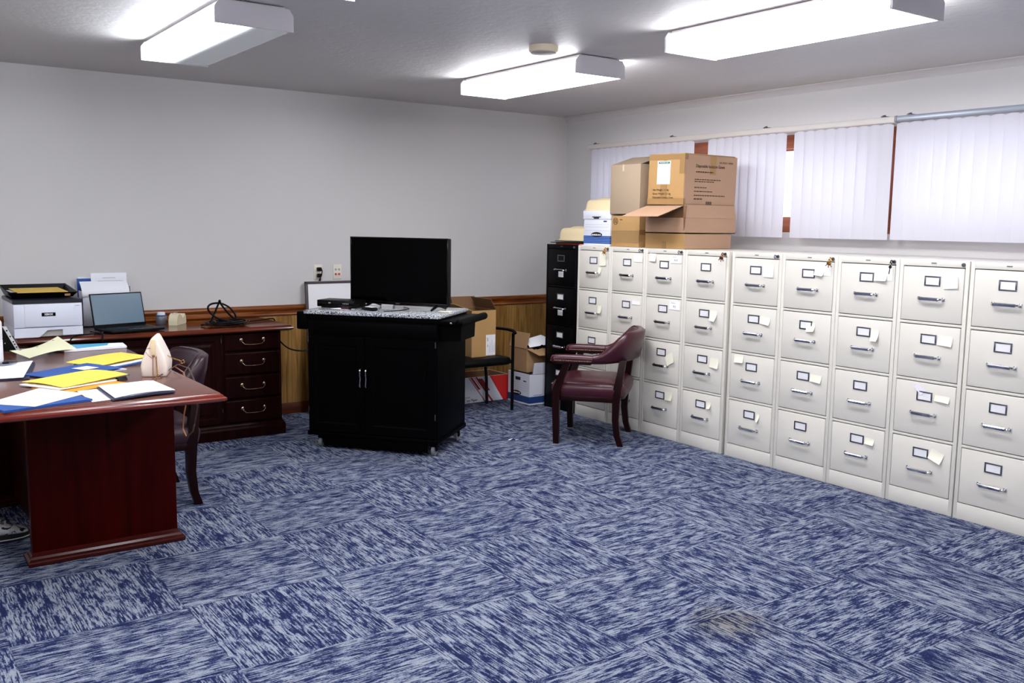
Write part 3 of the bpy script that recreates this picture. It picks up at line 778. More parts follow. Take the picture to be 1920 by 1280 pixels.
# loose white sheet at the front of the first cabinet
t = MB().sheet([(-.825, -1.205, T - .0005), (-.815, -1.36, T - .0005), (-.792, -1.36, T - .0005), (-.795, -1.215, T - .0005)], .0012, n=6, fn=lambda u, v: (0, 0, .012 * max(0, .3 - u))).build('paper_sheet', 'paper', None)
tag(t, 'curled white sheet in front of the storage box on the first cream cabinet', 'paper')

# ================================================================== armchairs (captain's chairs)
def captain_chair(label, loc, rz, vinyl):
    t = thing('armchair', label, 'armchair', loc, rz, 'burgundy captain armchairs')
    # seat cushion: crowned pad
    def rr(a0, a1, b0, b1, z, r, n=6):
        pts = []
        for (x, y, s) in ((a1 - r, b1 - r, 0), (a0 + r, b1 - r, 90), (a0 + r, b0 + r, 180), (a1 - r, b0 + r, 270)):
            for q in range(n + 1):
                an = R(s + 90 * q / n); pts.append((x + r * math.cos(an), y + r * math.sin(an), z))
        return pts
    m = MB()
    m.loft([rr(-.255, .255, -.225, .235, .318, .07), rr(-.268, .268, -.238, .25, .322, .08), rr(-.278, .278, -.248, .262, .355, .09), rr(-.280, .280, -.25, .266, .385, .09),
            rr(-.270, .270, -.24, .254, .412, .09), rr(-.235, .235, -.205, .215, .432, .09), rr(-.16, .16, -.13, .14, .443, .07), rr(-.06, .06, -.05, .05, .446, .03)])
    seat = m.build('seat', vinyl, t, smooth=60)
    n = MB()
    for s in (-1, 1):
        for q in range(7):
            n.sph((s * .272, .205, .325 + q * .0095), .0042, 6); n.sph((s * .272, -.168, .325 + q * .0095), .0042, 6)
    n.build('nailheads', 'nail', seat)
    # U-shaped upholstered back, rising from the arms
    N = 36; rings = []
    for i in range(N + 1):
        u = i / N * 2 - 1                      # -1 left arm .. 1 right arm
        au = abs(u)
        a = u * PI / 2
        x = .285 * math.sin(a) if au < .999 else .285 * (1 if u > 0 else -1)
        y = -.275 * math.cos(a) ** .72 + .0 if au < .999 else 0.0
        k = 1 - max(0, (au - .42) / .58); k = k * k * (3 - 2 * k)
        top = .612 + .165 * k; bot = .565 + .012 * k
        nx, ny = math.sin(a), -math.cos(a) * .95
        L_ = math.hypot(nx, ny); nx /= L_; ny /= L_
        th = .022 + .012 * k; lean = .035 * k
        sec = []
        for (o_, z) in ((-th, bot + .004), (-th * 1.0, lerp(bot, top, .5)), (-th * .95, top - .02), (-th * .4, top - .003), (th * .4, top), (th * 1.0, top - .014), (th * 1.1, lerp(bot, top, .6)), (th * .9, bot + .008), (0, bot - .004)):
            zz = (z - bot) / (top - bot); oo = o_ + lean * zz
            sec.append((x + nx * oo, y + ny * oo, z))
        rings.append(sec)
    m = MB(); m.loft(rings); back = m.build('backrest', vinyl, t, smooth=70)
    pip = MB(); pip.tube([r[3] for r in rings], .0045, 6); pip.tube([r[8] for r in rings], .005, 6); pip.build('piping', vinyl, back)
    for s in (-1, 1):
        m = MB(); prof = [(-.03, .572), (-.034, .588), (-.030, .604), (-.014, .614), (.014, .614), (.030, .604), (.034, .588), (.03, .572)]
        secs = []
        for (y, k, dz) in ((-.03, 1, 0), (.08, 1.0, .002), (.17, 1.0, .001), (.225, 1.02, -.003), (.247, .9, -.008), (.256, .55, -.012)):
            secs.append([(s * .285 + a * k, y, (b - .592) * (1 if k > .6 else .6) + .592 + dz) for a, b in prof])
        m.loft(secs); arm = m.build('armrest', vinyl, t, smooth=60)
        n = MB()
        for q in range(24):
            for sd in (-1, 1): n.sph((s * .285 + sd * .0335, -.02 + q * .0107, .577), .0036, 5)
        for q in range(5): n.sph((s * .285 - .024 + q * .012, .252, .574), .0036, 5)
        n.build('nailheads', 'nail', arm)
        w = MB(); w.box(s * .285 - .026, s * .285 + .026, -.02, .235, .552, .574, .005).build('arm_rail', 'chairwood', t)
        def leg(pts):
            secs = []
            for (x, y, z, h) in pts: secs.append([(s * x - h, y - h, z), (s * x + h, y - h, z), (s * x + h, y + h, z), (s * x - h, y + h, z)])
            mm = MB(); mm.loft(secs); return mm
        leg([(.268, .212, 0, .019), (.268, .215, .12, .021), (.270, .218, .30, .025), (.274, .212, .38, .026), (.281, .180, .47, .024), (.285, .145, .56, .023)]).build('leg', 'chairwood', t, smooth=50)
        leg([(.238, -.222, 0, .019), (.240, -.198, .07, .020), (.244, -.185, .18, .022), (.250, -.188, .30, .025), (.252, -.196, .40, .026), (.240, -.212, .50, .023), (.222, -.222, .585, .022)]).build('leg', 'chairwood', t, smooth=50)
    m = MB(); m.box(-.262, .262, .20, .228, .298, .335, .004).box(-.25, .25, -.205, -.18, .298, .335, .004)
    for s in (-1, 1): m.box(s * .262 - .012, s * .262 + .012, -.19, .21, .298, .335, .004)
    m.build('seat_frame', 'chairwood', t)
    return t
captain_chair('burgundy vinyl armchair standing alone in front of the cream filing cabinets', (-1.2145, -1.878, 0), R(40.7), 'vinyl')
captain_chair('dark plum armchair tucked in at the desk, its curved back showing behind the handbag', (-4.205, -1.713, 0), R(88), 'vinyl_dark')

# ================================================================== desk
DT = .762
dx0, dx1, dy0, dy1 = -5.36, -4.160, -2.965, -1.06
t = thing('desk', 'large mahogany desk with an overhanging top, covered with folders and papers', 'desk', ((dx0 + dx1) / 2, (dy0 + dy1) / 2, 0))
hx, hy = (dx1 - dx0) / 2, (dy1 - dy0) / 2
MB().box(-hx + .022, hx - .022, -hy + .022, hy - .022, .730, DT, .002).build('top', 'desktop', t)
e = MB()
def rim(inset, z): return [(-hx + inset, -hy + inset, z), (hx - inset, -hy + inset, z), (hx - inset, hy - inset, z), (-hx + inset, hy - inset, z)]
e.loft([rim(.030, .722), rim(.006, .728), rim(.0, .733), rim(.0, .741), rim(.004, .745), rim(.010, .747), rim(.012, .753), rim(.020, .757), rim(.024, .7615), rim(.040, .7615)], caps=False)
e.build('edge_moulding', 'mahog_x', t, smooth=0)
ox, oy = (dx0 + dx1) / 2, (dy0 + dy1) / 2
def panel(x0, x1, y0, y1):
    m = MB(); m.box(x0 + .0 - ox, x1 - ox, y0 + .045 - oy, y1 - .02 - oy, .04, .728, .003).build('leg_panel', 'mahog', t)
    m = MB(); a, b, c, d = x0 - ox, x1 - ox, y0 - oy, y1 - oy
    m.loft([[(a - p, c + .045 - q, z), (b + p, c + .045 - q, z), (b + p, d - .02 + q, z), (a - p, d - .02 + q, z)] for (p, q, z) in ((.022, .042, 0), (.024, .045, .016), (.022, .043, .022), (.012, .026, .027), (.009, .020, .036), (.003, .008, .043), (0, 0, .050))])
    m.build('plinth', 'plinth', t, smooth=0)
panel(-4.846, -4.238, -2.496, -2.375)
panel(-4.96, -4.45, -1.50, -1.38)  # rear leg, reaching further left to fill the underdesk shade
MB().box(-4.79 - ox, -4.765 - ox, -2.40 - oy, -1.45 - oy, .055, .728, .003).build('underdesk_shade_panel', 'mahog', t)  # added dark panel standing in for the deep shade under the desk

# ================================================================== person (only the legs fall within reach of the view)
def skin_body(name, chains, mat, parent=None, sub=2):
    """chains: list of lists of (x,y,z,r); first chain holds the root; later ones start at an index of the first"""
    me = bpy.data.meshes.new(name); vs = []; es = []; rs = []
    for ch, root in chains:
        last = root
        for (x, y, z, r) in ch:
            vs.append((x, y, z)); rs.append(r); i = len(vs) - 1
            if last is not None: es.append((last, i))
            last = i
    me.from_pydata(vs, es, [])
    o = bpy.data.objects.new(name, me); C.objects.link(o)
    md = o.modifiers.new('skin', 'SKIN'); md.use_smooth_shade = True
    lay = me.skin_vertices[0] if len(me.skin_vertices) else None
    if lay is None:
        bm_ = bmesh.new(); bm_.from_mesh(me); bm_.verts.layers.skin.verify(); bm_.to_mesh(me); bm_.free(); lay = me.skin_vertices[0]
    for i, r in enumerate(rs): lay.data[i].radius = (r, r)
    lay.data[0].use_root = True
    sb = o.modifiers.new('sub', 'SUBSURF'); sb.levels = sub; sb.render_levels = sub
    bpy.context.view_layer.update()
    ev = bpy.data.meshes.new_from_object(o.evaluated_get(bpy.context.evaluated_depsgraph_get()))
    bpy.data.objects.remove(o)
    ev.materials.clear(); ev.materials.append(MT[mat])
    for p in ev.polygons: p.use_smooth = True
    ob = bpy.data.objects.new(name, ev); C.objects.link(ob); ob.parent = parent
    return ob
pp = thing('person', 'person seated at the left end of the desk, black trousers and mottled sneaker showing', 'person', (-5.575, -1.875, 0))
hipz = .50
skin_body('trousers', [([(0, 0, hipz, .13)], None),
                       ([(.02, -.10, hipz, .105), (.22, -.15, .52, .085), (.43, -.165, .50, .070), (.50, -.165, .44, .066), (.53, -.165, .28, .062), (.55, -.162, .13, .056), (.555, -.162, .085, .054)], 0),
                       ([(.02, .10, hipz, .105), (.18, .15, .52, .085), (.30, .17, .50, .070), (.36, .17, .44, .066), (.37, .17, .28, .062), (.36, .17, .13, .056), (.36, .17, .085, .054)], 0),
                       ([(-.05, 0, .68, .14), (-.06, 0, .80, .13)], 0)], 'trouser', pp)
def sneaker(px, py, rz):
    """toe towards +x, heel near x=-.09"""
    s = bpy.data.objects.new('shoe', None); 
    def sec(x, w, z0, z1, k=.55, n=12):
        pts = []
        for q in range(n):
            a = 2 * PI * q / n
            yy = w * math.cos(a); zz = math.sin(a)
            z = lerp(z0, z1, (zz + 1) / 2)
            yy *= 1.0 if zz < .2 else (1 - .25 * (zz - .2))
            pts.append((x, yy, z))
        return pts
    up = MB(); up.loft([sec(-.095, .022, .03, .075), sec(-.085, .034, .024, .098), (sec(-.05, .040, .022, .112)), sec(-.01, .041, .022, .116), sec(.04, .044, .022, .100), sec(.09, .049, .022, .082), sec(.13, .049, .022, .066), sec(.165, .040, .023, .052), sec(.182, .024, .026, .042), sec(.187, .010, .030, .036)])
    M = Matrix.Translation((px, py, 0)) @ Matrix.Rotation(rz, 4, 'Z')
    u = up.build('shoe', 'shoe', pp, smooth=70); u.matrix_local = M
    so = MB()
    def out(z, k): return [(x, y * k, z) for (x, y) in ((-.100, .012), (-.092, .034), (-.05, .043), (.0, .043), (.06, .049), (.11, .053), (.155, .046), (.185, .026), (.193, .0), (.185, -.026), (.155, -.046), (.11, -.053), (.06, -.049), (.0, -.043), (-.05, -.043), (-.092, -.034), (-.100, -.012))]
    so.loft([out(0, .97), out(.006, 1.0), out(.022, 1.0), out(.030, .96)]); so.build('sole', 'shoesole', u)
    st = MB(); st.loft([out(.010, 1.006), out(.0145, 1.006)], caps=False)
    st.build('sole_stripe', 'white', u)
    la = MB()
    for q in range(4):
        x = .02 + q * .022; z = .112 - q * .009
        la.tube([(x, -.026, z - .010), (x + .008, 0, z + .003), (x, .026, z - .010)], .0035, 6)
    la.tube([(.02, 0, .116), (.01, .02, .125), (-.005, .032, .112)], .003, 6); la.tube([(.02, 0, .116), (.01, -.022, .124), (-.002, -.034, .108)], .003, 6)
    la.build('laces', 'white', u)
sneaker(.585, -.168, R(2)); sneaker(.395, .17, R(6))

# ================================================================== papers on the desk
Z0 = DT + .0008
def rect(cx, cy, L_, W_, ang, z=0.0, dz=(0, 0, 0, 0)):
    a = R(ang); ux, uy = math.cos(a) * L_ / 2, math.sin(a) * L_ / 2; vx, vy = -math.sin(a) * W_ / 2, math.cos(a) * W_ / 2
    return [(cx - ux + vx, cy - uy + vy, z + dz[0]), (cx + ux + vx, cy + uy + vy, z + dz[1]), (cx + ux - vx, cy + uy - vy, z + dz[2]), (cx - ux - vx, cy - uy - vy, z + dz[3])]
def paper(name, label, cat, mat, c4, t=.001, fn=None, group=None, n=10):
    o = MB().sheet(c4, t, n=n, fn=fn).build(name, mat, None, smooth=50); return tag(o, label, cat, group)
G1, G2 = 'folders on the desk', 'loose papers on the desk'
# white papers at the left edge with a navy backing
paper('folder', 'navy folder under white papers at the left edge of the desk', 'folder', 'navy', [(-5.02, -1.80, Z0), (-4.690, -1.690, Z0), (-4.790, -2.205, Z0), (-5.10, -2.16, Z0)], .004, group=G1)
paper('paper_sheet', 'white sheets on a navy folder at the left edge of the desk', 'paper', 'paper', [(-5.02, -1.80, Z0 + .005), (-4.70, -1.688, Z0 + .005), (-4.812, -2.192, Z0 + .005), (-5.12, -2.14, Z0 + .005)], .003, fn=lambda u, v: (0, 0, .004 * u), group=G2)
t = thing('dish', 'flat clear grey dish lying on the white sheets beside the bottle', 'dish', (-4.848, -1.745, Z0 + .013))
MB().lathe([(.060, .0), (.072, .003), (.074, .010), (.070, .0105), (.066, .006), (.0, .005)], n=30).build('body', 'clearplastic', t)
MB().lathe([(.016, .0055), (.016, .012), (.012, .014)], (.02, -.03, 0), n=16).build('knob', 'black', t)
# white bottle
t = thing('bottle', 'white bottle with a pale cap at the left edge of the desk', 'bottle', (-4.888, -1.650, Z0 + .0))
MB().lathe([(.062, 0), (.066, .004), (.066, .120), (.064, .124), (.066, .128), (.066, .205), (.062, .214), (.054, .218)], n=36).build('body', 'bottle', t)
MB().lathe([(.054, .218), (.054, .224)], n=36).build('neck_ring', 'black', t)
MB().lathe([(.056, .224), (.056, .240), (.050, .252), (.036, .258), (.0, .260)], n=36).build('cap', 'silver', t)
# black device with a slanted silver edge behind the bottle
t = thing('device_stand', 'black device with a slanted silver port-studded edge, behind the white bottle', 'electronic device', (-4.697, -1.185, Z0), 0)
MB().prism([(-.20, 0), (-.004, 0), (-.066, .130), (-.20, .130)], 0, .022, 'Y').build('body', 'black', t)
MB().prism([(-.006, 0), (.012, 0), (-.050, .134), (-.068, .134)], -.003, .024, 'Y').build('silver_edge', 'silver', t)
po = MB()
for q in (.16, .28, .38, .60, .84):
    po.cyl((.003 - .062 * q, -.0045, .134 * q), (.003 - .062 * q, -.0025, .134 * q), .0045, n=10)
po.build('port', 'ink', t)
sp = MB()
for (a, b) in ((-.075, .030), (-.060, .045), (-.090, .050), (-.085, .018)): sp.cyl((a, -.0008, b), (a, .0, b), .0025, n=8)
sp.build('indicator', 'silver', t)
# cream lined sheet with punched holes
c4 = [(-4.749, -1.283, Z0 + .016), (-4.475, -1.04, Z0 + .050), (-4.430, -1.33, Z0 + .008), (-4.692, -1.53, Z0 + .003)]
o = paper('paper_sheet', 'pale yellow punched sheet, curled, near the back of the desk', 'paper', 'creampaper', c4, .0012, fn=lambda u, v: (0, 0, -.020 * math.sin(PI * u) * (1 - v) + .012 * math.sin(PI * u) * v), group=G2, n=14)
hol = MB()
for u, dz in ((.18, -.008), (.52, -.016), (.86, -.008)):
    p = Vector(c4[0]).lerp(Vector(c4[1]), u).lerp(Vector(c4[3]).lerp(Vector(c4[2]), u), .08)
    zf = -.020 * math.sin(PI * u) * .92 + .012 * math.sin(PI * u) * .08
    hol.lathe([(.006, .0016), (.006, .0026)], (p.x, p.y, p.z + zf), 12)
hol.build('punched_hole', 'ink', o)
# pale blue booklet with white edge
o = paper('booklet', 'sky blue booklet with white page edges at the back right of the desk', 'booklet', 'paper', [(-4.56, -1.115, Z0), (-4.160, -1.17, Z0), (-4.175, -1.33, Z0), (-4.50, -1.36, Z0)], .010)
MB().sheet([(-4.555, -1.118, Z0 + .0105), (-4.235, -1.165, Z0 + .0105), (-4.26, -1.250, Z0 + .0105), (-4.50, -1.345, Z0 + .0105)], .001, n=4).build('cover', 'skyblue', o)
# upper yellow folder over a blue one
paper('folder', 'blue folder peeking out from under the upper yellow folder', 'folder', 'bluef', rect(-4.352, -1.90, .32, .235, 24, Z0), .003, fn=lambda u, v: (0, 0, .016 * u * u), group=G1)
paper('paper_sheet', 'white papers between the upper yellow folder and the blue one', 'paper', 'paper', rect(-4.362, -1.895, .30, .222, 24, Z0 + .004), .003, fn=lambda u, v: (0, 0, .016 * u * u), group=G2)
paper('folder', 'yellow folder lying furthest back, left of the handbag', 'folder', 'yellow', rect(-4.380, -1.865, .315, .24, 25, Z0 + .010, (0, .014, .012, 0)), .0022, fn=lambda u, v: (0, 0, .006 * math.sin(PI * u)), group=G1)
# blue folder with white label
paper('paper_sheet', 'white papers sticking out of the labelled blue folder', 'paper', 'paper', rect(-4.560, -2.118, .345, .20, 28, Z0), .004, group=G2)
o = paper('folder', 'dark blue folder with a white label, in the middle of the desk', 'folder', 'bluef', rect(-4.592, -2.112, .345, .245, 28, Z0 + .005, (0, .008, .006, 0)), .003, group=G1)
c = rect(-4.535, -2.082, .085, .085, 28, Z0 + .0152)
MB().sheet(c, .0006, n=2).build('white_label', 'paper', o)
# lower yellow folder
paper('folder', 'orange sheet under the lower yellow folder', 'folder', 'orange', rect(-4.635, -2.475, .30, .22, 28, Z0), .0015, group=G1)
paper('paper_sheet', 'white papers edging out from under the lower yellow folder', 'paper', 'paper', rect(-4.644, -2.398, .345, .24, 29, Z0 + .002), .005, fn=lambda u, v: (0, 0, .004 * (1 - u)), group=G2)
paper('folder', 'yellow folder in front of the labelled blue folder', 'folder', 'yellow', rect(-4.630, -2.380, .345, .245, 30, Z0 + .012, (.004, .008, .008, .0)), .0022, fn=lambda u, v: (0, 0, .006 * math.sin(PI * v)), group=G1)
t = thing('binder_clip', 'black binder clip beside the lower yellow folder', 'clip', (-4.455, -2.425, Z0), R(35))
MB().prism([(-.014, 0), (.014, 0), (.004, .016), (-.004, .016)], -.026, .026, 'X').build('clip_body', 'black', t)
MB().tube([(.026, .0, .012), (.048, .006, .016), (.052, 0, .017), (.048, -.006, .016), (.026, 0, .012)], .0018, 6).build('clip_handle', 'steel', t)
# single white sheet and the white portfolio at the front
paper('paper_sheet', 'single white sheet partly under the navy portfolio, front of the desk', 'paper', 'paper', [(-4.672, -2.615, Z0), (-4.46, -2.580, Z0), (-4.455, -2.85, Z0), (-4.668, -2.892, Z0)], .0008, group=G2)
paper('portfolio', 'navy portfolio holding white sheets at the front right of the desk', 'portfolio', 'navy', [(-4.592, -2.600, Z0 + .002), (-4.352, -2.570, Z0 + .002), (-4.345, -2.870, Z0 + .002), (-4.598, -2.925, Z0 + .002)], .006, fn=lambda u, v: (0, 0, .004 * math.sin(PI * u) * v), group=G1)
paper('paper_sheet', 'lower white sheet sticking out on the right of the navy portfolio', 'paper', 'paper', [(-4.56, -2.565, Z0 + .0085), (-4.352, -2.555, Z0 + .0085), (-4.338, -2.845, Z0 + .010), (-4.56, -2.90, Z0 + .0085)], .001, fn=lambda u, v: (0, 0, .004 * math.sin(PI * u) * v), group=G2)
paper('paper_sheet', 'topmost white sheet on the navy portfolio', 'paper', 'paper', [(-4.585, -2.595, Z0 + .011), (-4.375, -2.565, Z0 + .011), (-4.362, -2.855, Z0 + .012), (-4.588, -2.908, Z0 + .010)], .002, fn=lambda u, v: (0, 0, .006 * math.sin(PI * u) * v), group=G2)
# blue folder with white sheet, front left
paper('folder', 'bright blue folder under a white sheet at the front left of the desk', 'folder', 'bluef', rect(-4.852, -2.795, .33, .235, 15, Z0), .008, group=G1)
paper('paper_sheet', 'white sheet lying askew on the bright blue folder', 'paper', 'paper', rect(-4.842, -2.752, .285, .215, 42, Z0 + .0088), .001, fn=lambda u, v: (0, 0, .010 * u * (1 - v)), group=G2)

# ================================================================== handbag
t = thing('handbag', 'ivory leather handbag with a gold chain standing on the desk', 'handbag', (-4.308, -2.405, Z0), R(-22))
def bagring(z, hw, y0, y1, r):
    pts = []
    r = min(r, hw * .95)
    for (x, y, s) in ((hw - r, y1 - r, 0), (-hw + r, y1 - r, 90), (-hw + r, y0 + r, 180), (hw - r, y0 + r, 270)):
        for q in range(5):
            an = R(s + 22.5 * q); pts.append((x + r * math.cos(an), y + r * math.sin(an), z))
    return pts
m = MB(); m.loft([bagring(.0, .050, .002, .20, .01), bagring(.004, .054, 0, .202, .012), bagring(.05, .058, -.002, .204, .014), bagring(.09, .048, 0, .20, .014), bagring(.14, .026, .004, .196, .012), bagring(.168, .013, .008, .192, .010), bagring(.178, .006, .012, .188, .005)])
bag = m.build('bag_body', 'bag', t, smooth=60)
MB().box(-.010, .010, -.010, .012, .100, .172, .004, X=Matrix.Translation((0, 0, 0))).build('zip_tab', 'creamplastic', t)
MB().box(-.006, .006, -.006, .006, .090, .102, .003).build('tab_end', 'bagtan', t)
se = MB(); se.tube([(-.004, -.004, .005), (-.003, -.005, .05), (-.002, -.003, .092)], .0022, 6); se.tube([(-.034, .003, .115), (-.022, .0, .098), (-.006, -.002, .085)], .0012, 6)
se.tube([(-.028, .002, .13), (-.016, .002, .132), (-.002, .001, .128)], .0012, 6)
se.build('seam', 'bagtan', t)
ch = MB()
def chain(pts, n, r=.0036):
    P = [Vector(p) for p in pts]; segs = len(P) - 1
    for q in range(n):
        f = q / max(1, n - 1) * segs; i = min(int(f), segs - 1); p = P[i].lerp(P[i + 1], f - i); d = (P[i + 1] - P[i]).normalized()
        a = d.orthogonal().normalized(); b_ = d.cross(a)
        if q % 2: a = b_
        ch.tube([p + d * r * 1.25 * math.cos(x) + a * r * .8 * math.sin(x) for x in [2 * PI * k / 8 for k in range(9)]], .0011, 5, caps=False)
chain([(.012, -.006, .092), (.014, -.010, .05), (.016, -.018, .006)], 18)
chain([(.048, .09, .085), (.075, .12, .065), (.10, .14, .05)], 11)
ch.build('chain', 'gold', t)
for p in ((.020, -.028, .006), (.110, .148, .045)):
    rg = MB(); rg.tube([(p[0] + .008 * math.cos(a), p[1] + .003 * math.sin(a), p[2] + .008 * math.sin(a)) for a in [2 * PI * k / 12 for k in range(13)]], .0014, 6)
    rg.build('ring', 'gold', t)
inv = Matrix.Rotation(R(22), 4, 'Z') @ Matrix.Translation((4.308, 2.405, -Z0))
W = lambda *p: tuple(inv @ Vector(p))
st = MB()
st.tube([(.026, -.030, .008), W(-4.235, -2.37, DT + .020), W(-4.185, -2.34, DT + .040), W(-4.150, -2.40, DT + .028), W(-4.138, -2.45, .73), W(-4.136, -2.47, .62), W(-4.14, -2.43, .53)], .0042, 8, flat=.5)
st.build('strap', 'bagdark', t)
st = MB(); st.tube([(.116, .150, .044), W(-4.17, -2.24, DT + .016), W(-4.145, -2.30, .755), W(-4.138, -2.31, .70), W(-4.136, -2.30, .62), W(-4.138, -2.25, .53), W(-4.14, -2.24, .47), W(-4.14, -2.30, .44), W(-4.14, -2.40, .49), W(-4.14, -2.43, .53)], .0042, 8, flat=.5)
st.build('strap', 'bagtan', t)

# ================================================================== credenza
cx0, cx1 = -4.640, -2.925
t = thing('credenza', 'long mahogany credenza with brass-handled drawers against the back wall', 'credenza', (-3.80, -.33, 0))
X0, X1 = cx0 + 3.80, cx1 + 3.80
def crim(z, o, b=0): return [(X0 + o, -.345 + o, z), (X1 - o, -.345 + o, z), (X1 - o, .30, z), (X0 + o, .30, z)]
m = MB(); m.loft([crim(.722, .03), crim(.730, .010), crim(.735, .002), crim(.742, 0), crim(.750, .004), crim(.756, .012), crim(.762, .018)])
m.build('top', 'cred_top', t, smooth=0)
bx0, bx1 = X0 + .07, X1 - .075
MB().box(bx0, bx1, -.29, .29, .08, .725, .002).build('carcass', 'cred', t)
m = MB(); m.loft([[(bx0 - p, -.29 - p, z), (bx1 + p, -.29 - p, z), (bx1 + p, .30, z), (bx0 - p, .30, z)] for p, z in ((.018, 0), (.020, .065), (.016, .078), (.008, .086), (.004, .096), (0, .102))])
m.build('plinth', 'cred', t, smooth=0)
def bail(parent, c, z, y):
    h = MB()
    for s in (-1, 1):
        h.lathe([(.014, 0), (.013, .003), (.006, .006), (.008, .012), (.006, .016), (0, .017)], n=14, X=Matrix.Translation((c + s * .078, y, z)) @ Matrix.Rotation(PI / 2, 4, 'X'))
    pts = [(c - .078, y - .012, z), (c - .076, y - .018, z - .012), (c - .060, y - .020, z - .026), (c - .034, y - .020, z - .029), (c, y - .020, z - .030), (c + .034, y - .020, z - .029), (c + .060, y - .020, z - .026), (c + .076, y - .018, z - .012), (c + .078, y - .012, z)]
    h.tube(pts, [.002, .0024, .0028, .0022, .0036, .0022, .0028, .0024, .002], 8)
    h.build('handle', 'brass', parent)
for (a, b) in ((.400 + 0.0, .785), (bx0 + .015, bx0 + .40)):
    for (z0, z1) in ((.600, .716), (.438, .590), (.276, .428), (.112, .266)):
        m = MB(); m.loft([[(a + o, y, z0 + o), (b - o, y, z0 + o), (b - o, y, z1 - o), (a + o, y, z1 - o)] for o, y in ((0, -.288), (0, -.300), (.004, -.306), (.010, -.309))])
        d = m.build('drawer', 'cred', t, smooth=0)
        bail(d, (a + b) / 2, (z0 + z1) / 2 + .016, -.309)
for (a, b, hs) in ((-.40, -.015, 1), (-.005, .380, -1)):
    m = MB(); m.loft([[(a + o, y, .112 + o), (b - o, y, .112 + o), (b - o, y, .716 - o), (a + o, y, .716 - o)] for o, y in ((0, -.288), (0, -.300), (.004, -.305), (.04, -.305), (.046, -.300), (.060, -.300), (.075, -.305))])
    d = m.build('door', 'cred', t, smooth=0)
    hg = MB(); xx = a if hs > 0 else b
    for zz in (.19, .66): hg.cyl((xx, -.306, zz), (xx, -.306, zz + .03), .004, n=8)
    hg.build('hinge', 'brass', d)
    MB().lathe([(.012, 0), (.006, .006), (.010, .014), (.0, .018)], n=14, X=Matrix.Translation(((b - .022) if hs > 0 else (a + .022), -.305, .43)) @ Matrix.Rotation(PI / 2, 4, 'X')).build('knob', 'brass', d)

# ---- things on the credenza
ZC = .7625
t = thing('printer', 'white laser printer with a dark top on the credenza', 'printer', (-4.453, -.36, ZC))
PX, PY0, PY1 = .187, -.275, .17
m = MB(); m.prism([(-PX, 0.004), (-.055, .004), (-.008, .044), (.075, .046), (.075, .010), (PX, .010), (PX, .060), (-PX, .060)], PY0, PY0 + .03, 'Y')
m.box(-PX, PX, PY0 + .02, PY1, .010, .062, .003); m.box(-PX + .03, PX - .03, PY0 + .06, PY1 - .03, 0, .012)
m.build('paper_tray', 'printer', t)
MB().box(-.06, .08, PY0 + .014, PY0 + .03, .006, .046).build('tray_recess', 'detgrey', t)
MB().box(-PX, PX, PY0 + .001, PY1, .063, .205, .006).build('printer_body', 'printer', t)
MB().box(-PX + .058, PX - .046, PY0 - .003, PY0 + .02, .067, .203, .003).build('front_door', 'printer', t)
m = MB(); m.loft([[(-PX - p, PY0 - q, z), (PX + p, PY0 - q, z), (PX + p, PY1, z), (-PX - p, PY1, z)] for p, q, z in ((.0, .002, .205), (.004, .006, .208), (.004, .006, .224), (-.004, -.004, .228), (-.03, -.03, .232), (-.05, -.05, .232))])
m.build('top_cover', 'printer_dark', t, smooth=0)
m = MB(); m.box(-.038, .038, PY0 - .0045, PY0 - .001, .128, .150, .001); bd = m.build('badge', 'blackgloss', t)
text_part('XEROX', .016, 'white', bd, (0, PY0 - .005, .139), (1, 0, 0), (0, 0, 1), width=.048, bold=.0005)
MB().box(.148, .172, PY0 - .001, PY0 + .004, .186, .189).build('latch', 'printer_line', t)
# letter tray on the printer
t = thing('letter_tray', 'black plastic letter tray resting on the printer', 'tray', (-4.470, -.36, ZC + .2335))
m = MB()
def trr(z, o, f=0): return [(-.165 - o, -.215 - o + f, z), (.165 + o, -.215 - o + f, z), (.165 + o, .13 + o, z), (-.165 - o, .13 + o, z)]
def trz(zf, zb, o): return [(-.165 - o, -.215 - o, zf), (.165 + o, -.215 - o, zf), (.165 + o, .13 + o, zb), (-.165 - o, .13 + o, zb)]
m.loft([trr(.0, -.02), trr(.004, 0), trz(.034, .062, .026), trz(.034, .062, .022), trr(.008, -.006)], caps=True)
m.build('tray_body', 'black', t, smooth=0)
MB().box(.118, .150, -.232, -.226, .010, .024, .001).build('sticker', 'tape', t)
o = paper('paper_sheet', 'white sheet under the yellow folder in the black tray on the printer', 'paper', 'paper', [(-4.625, -.44, ZC + .262), (-4.335, -.44, ZC + .262), (-4.335, -.26, ZC + .262), (-4.625, -.26, ZC + .262)], .0015)
o = paper('folder', 'yellow folder lying in the black tray on the printer', 'folder', 'yellow', [(-4.600, -.555, ZC + .264), (-4.325, -.555, ZC + .264), (-4.335, -.26, ZC + .272), (-4.612, -.26, ZC + .272)], .003)
o.data.materials[0] = pmat('mustard_folder', (222, 184, 70), 0.6); MT['mustard'] = o.data.materials[0]
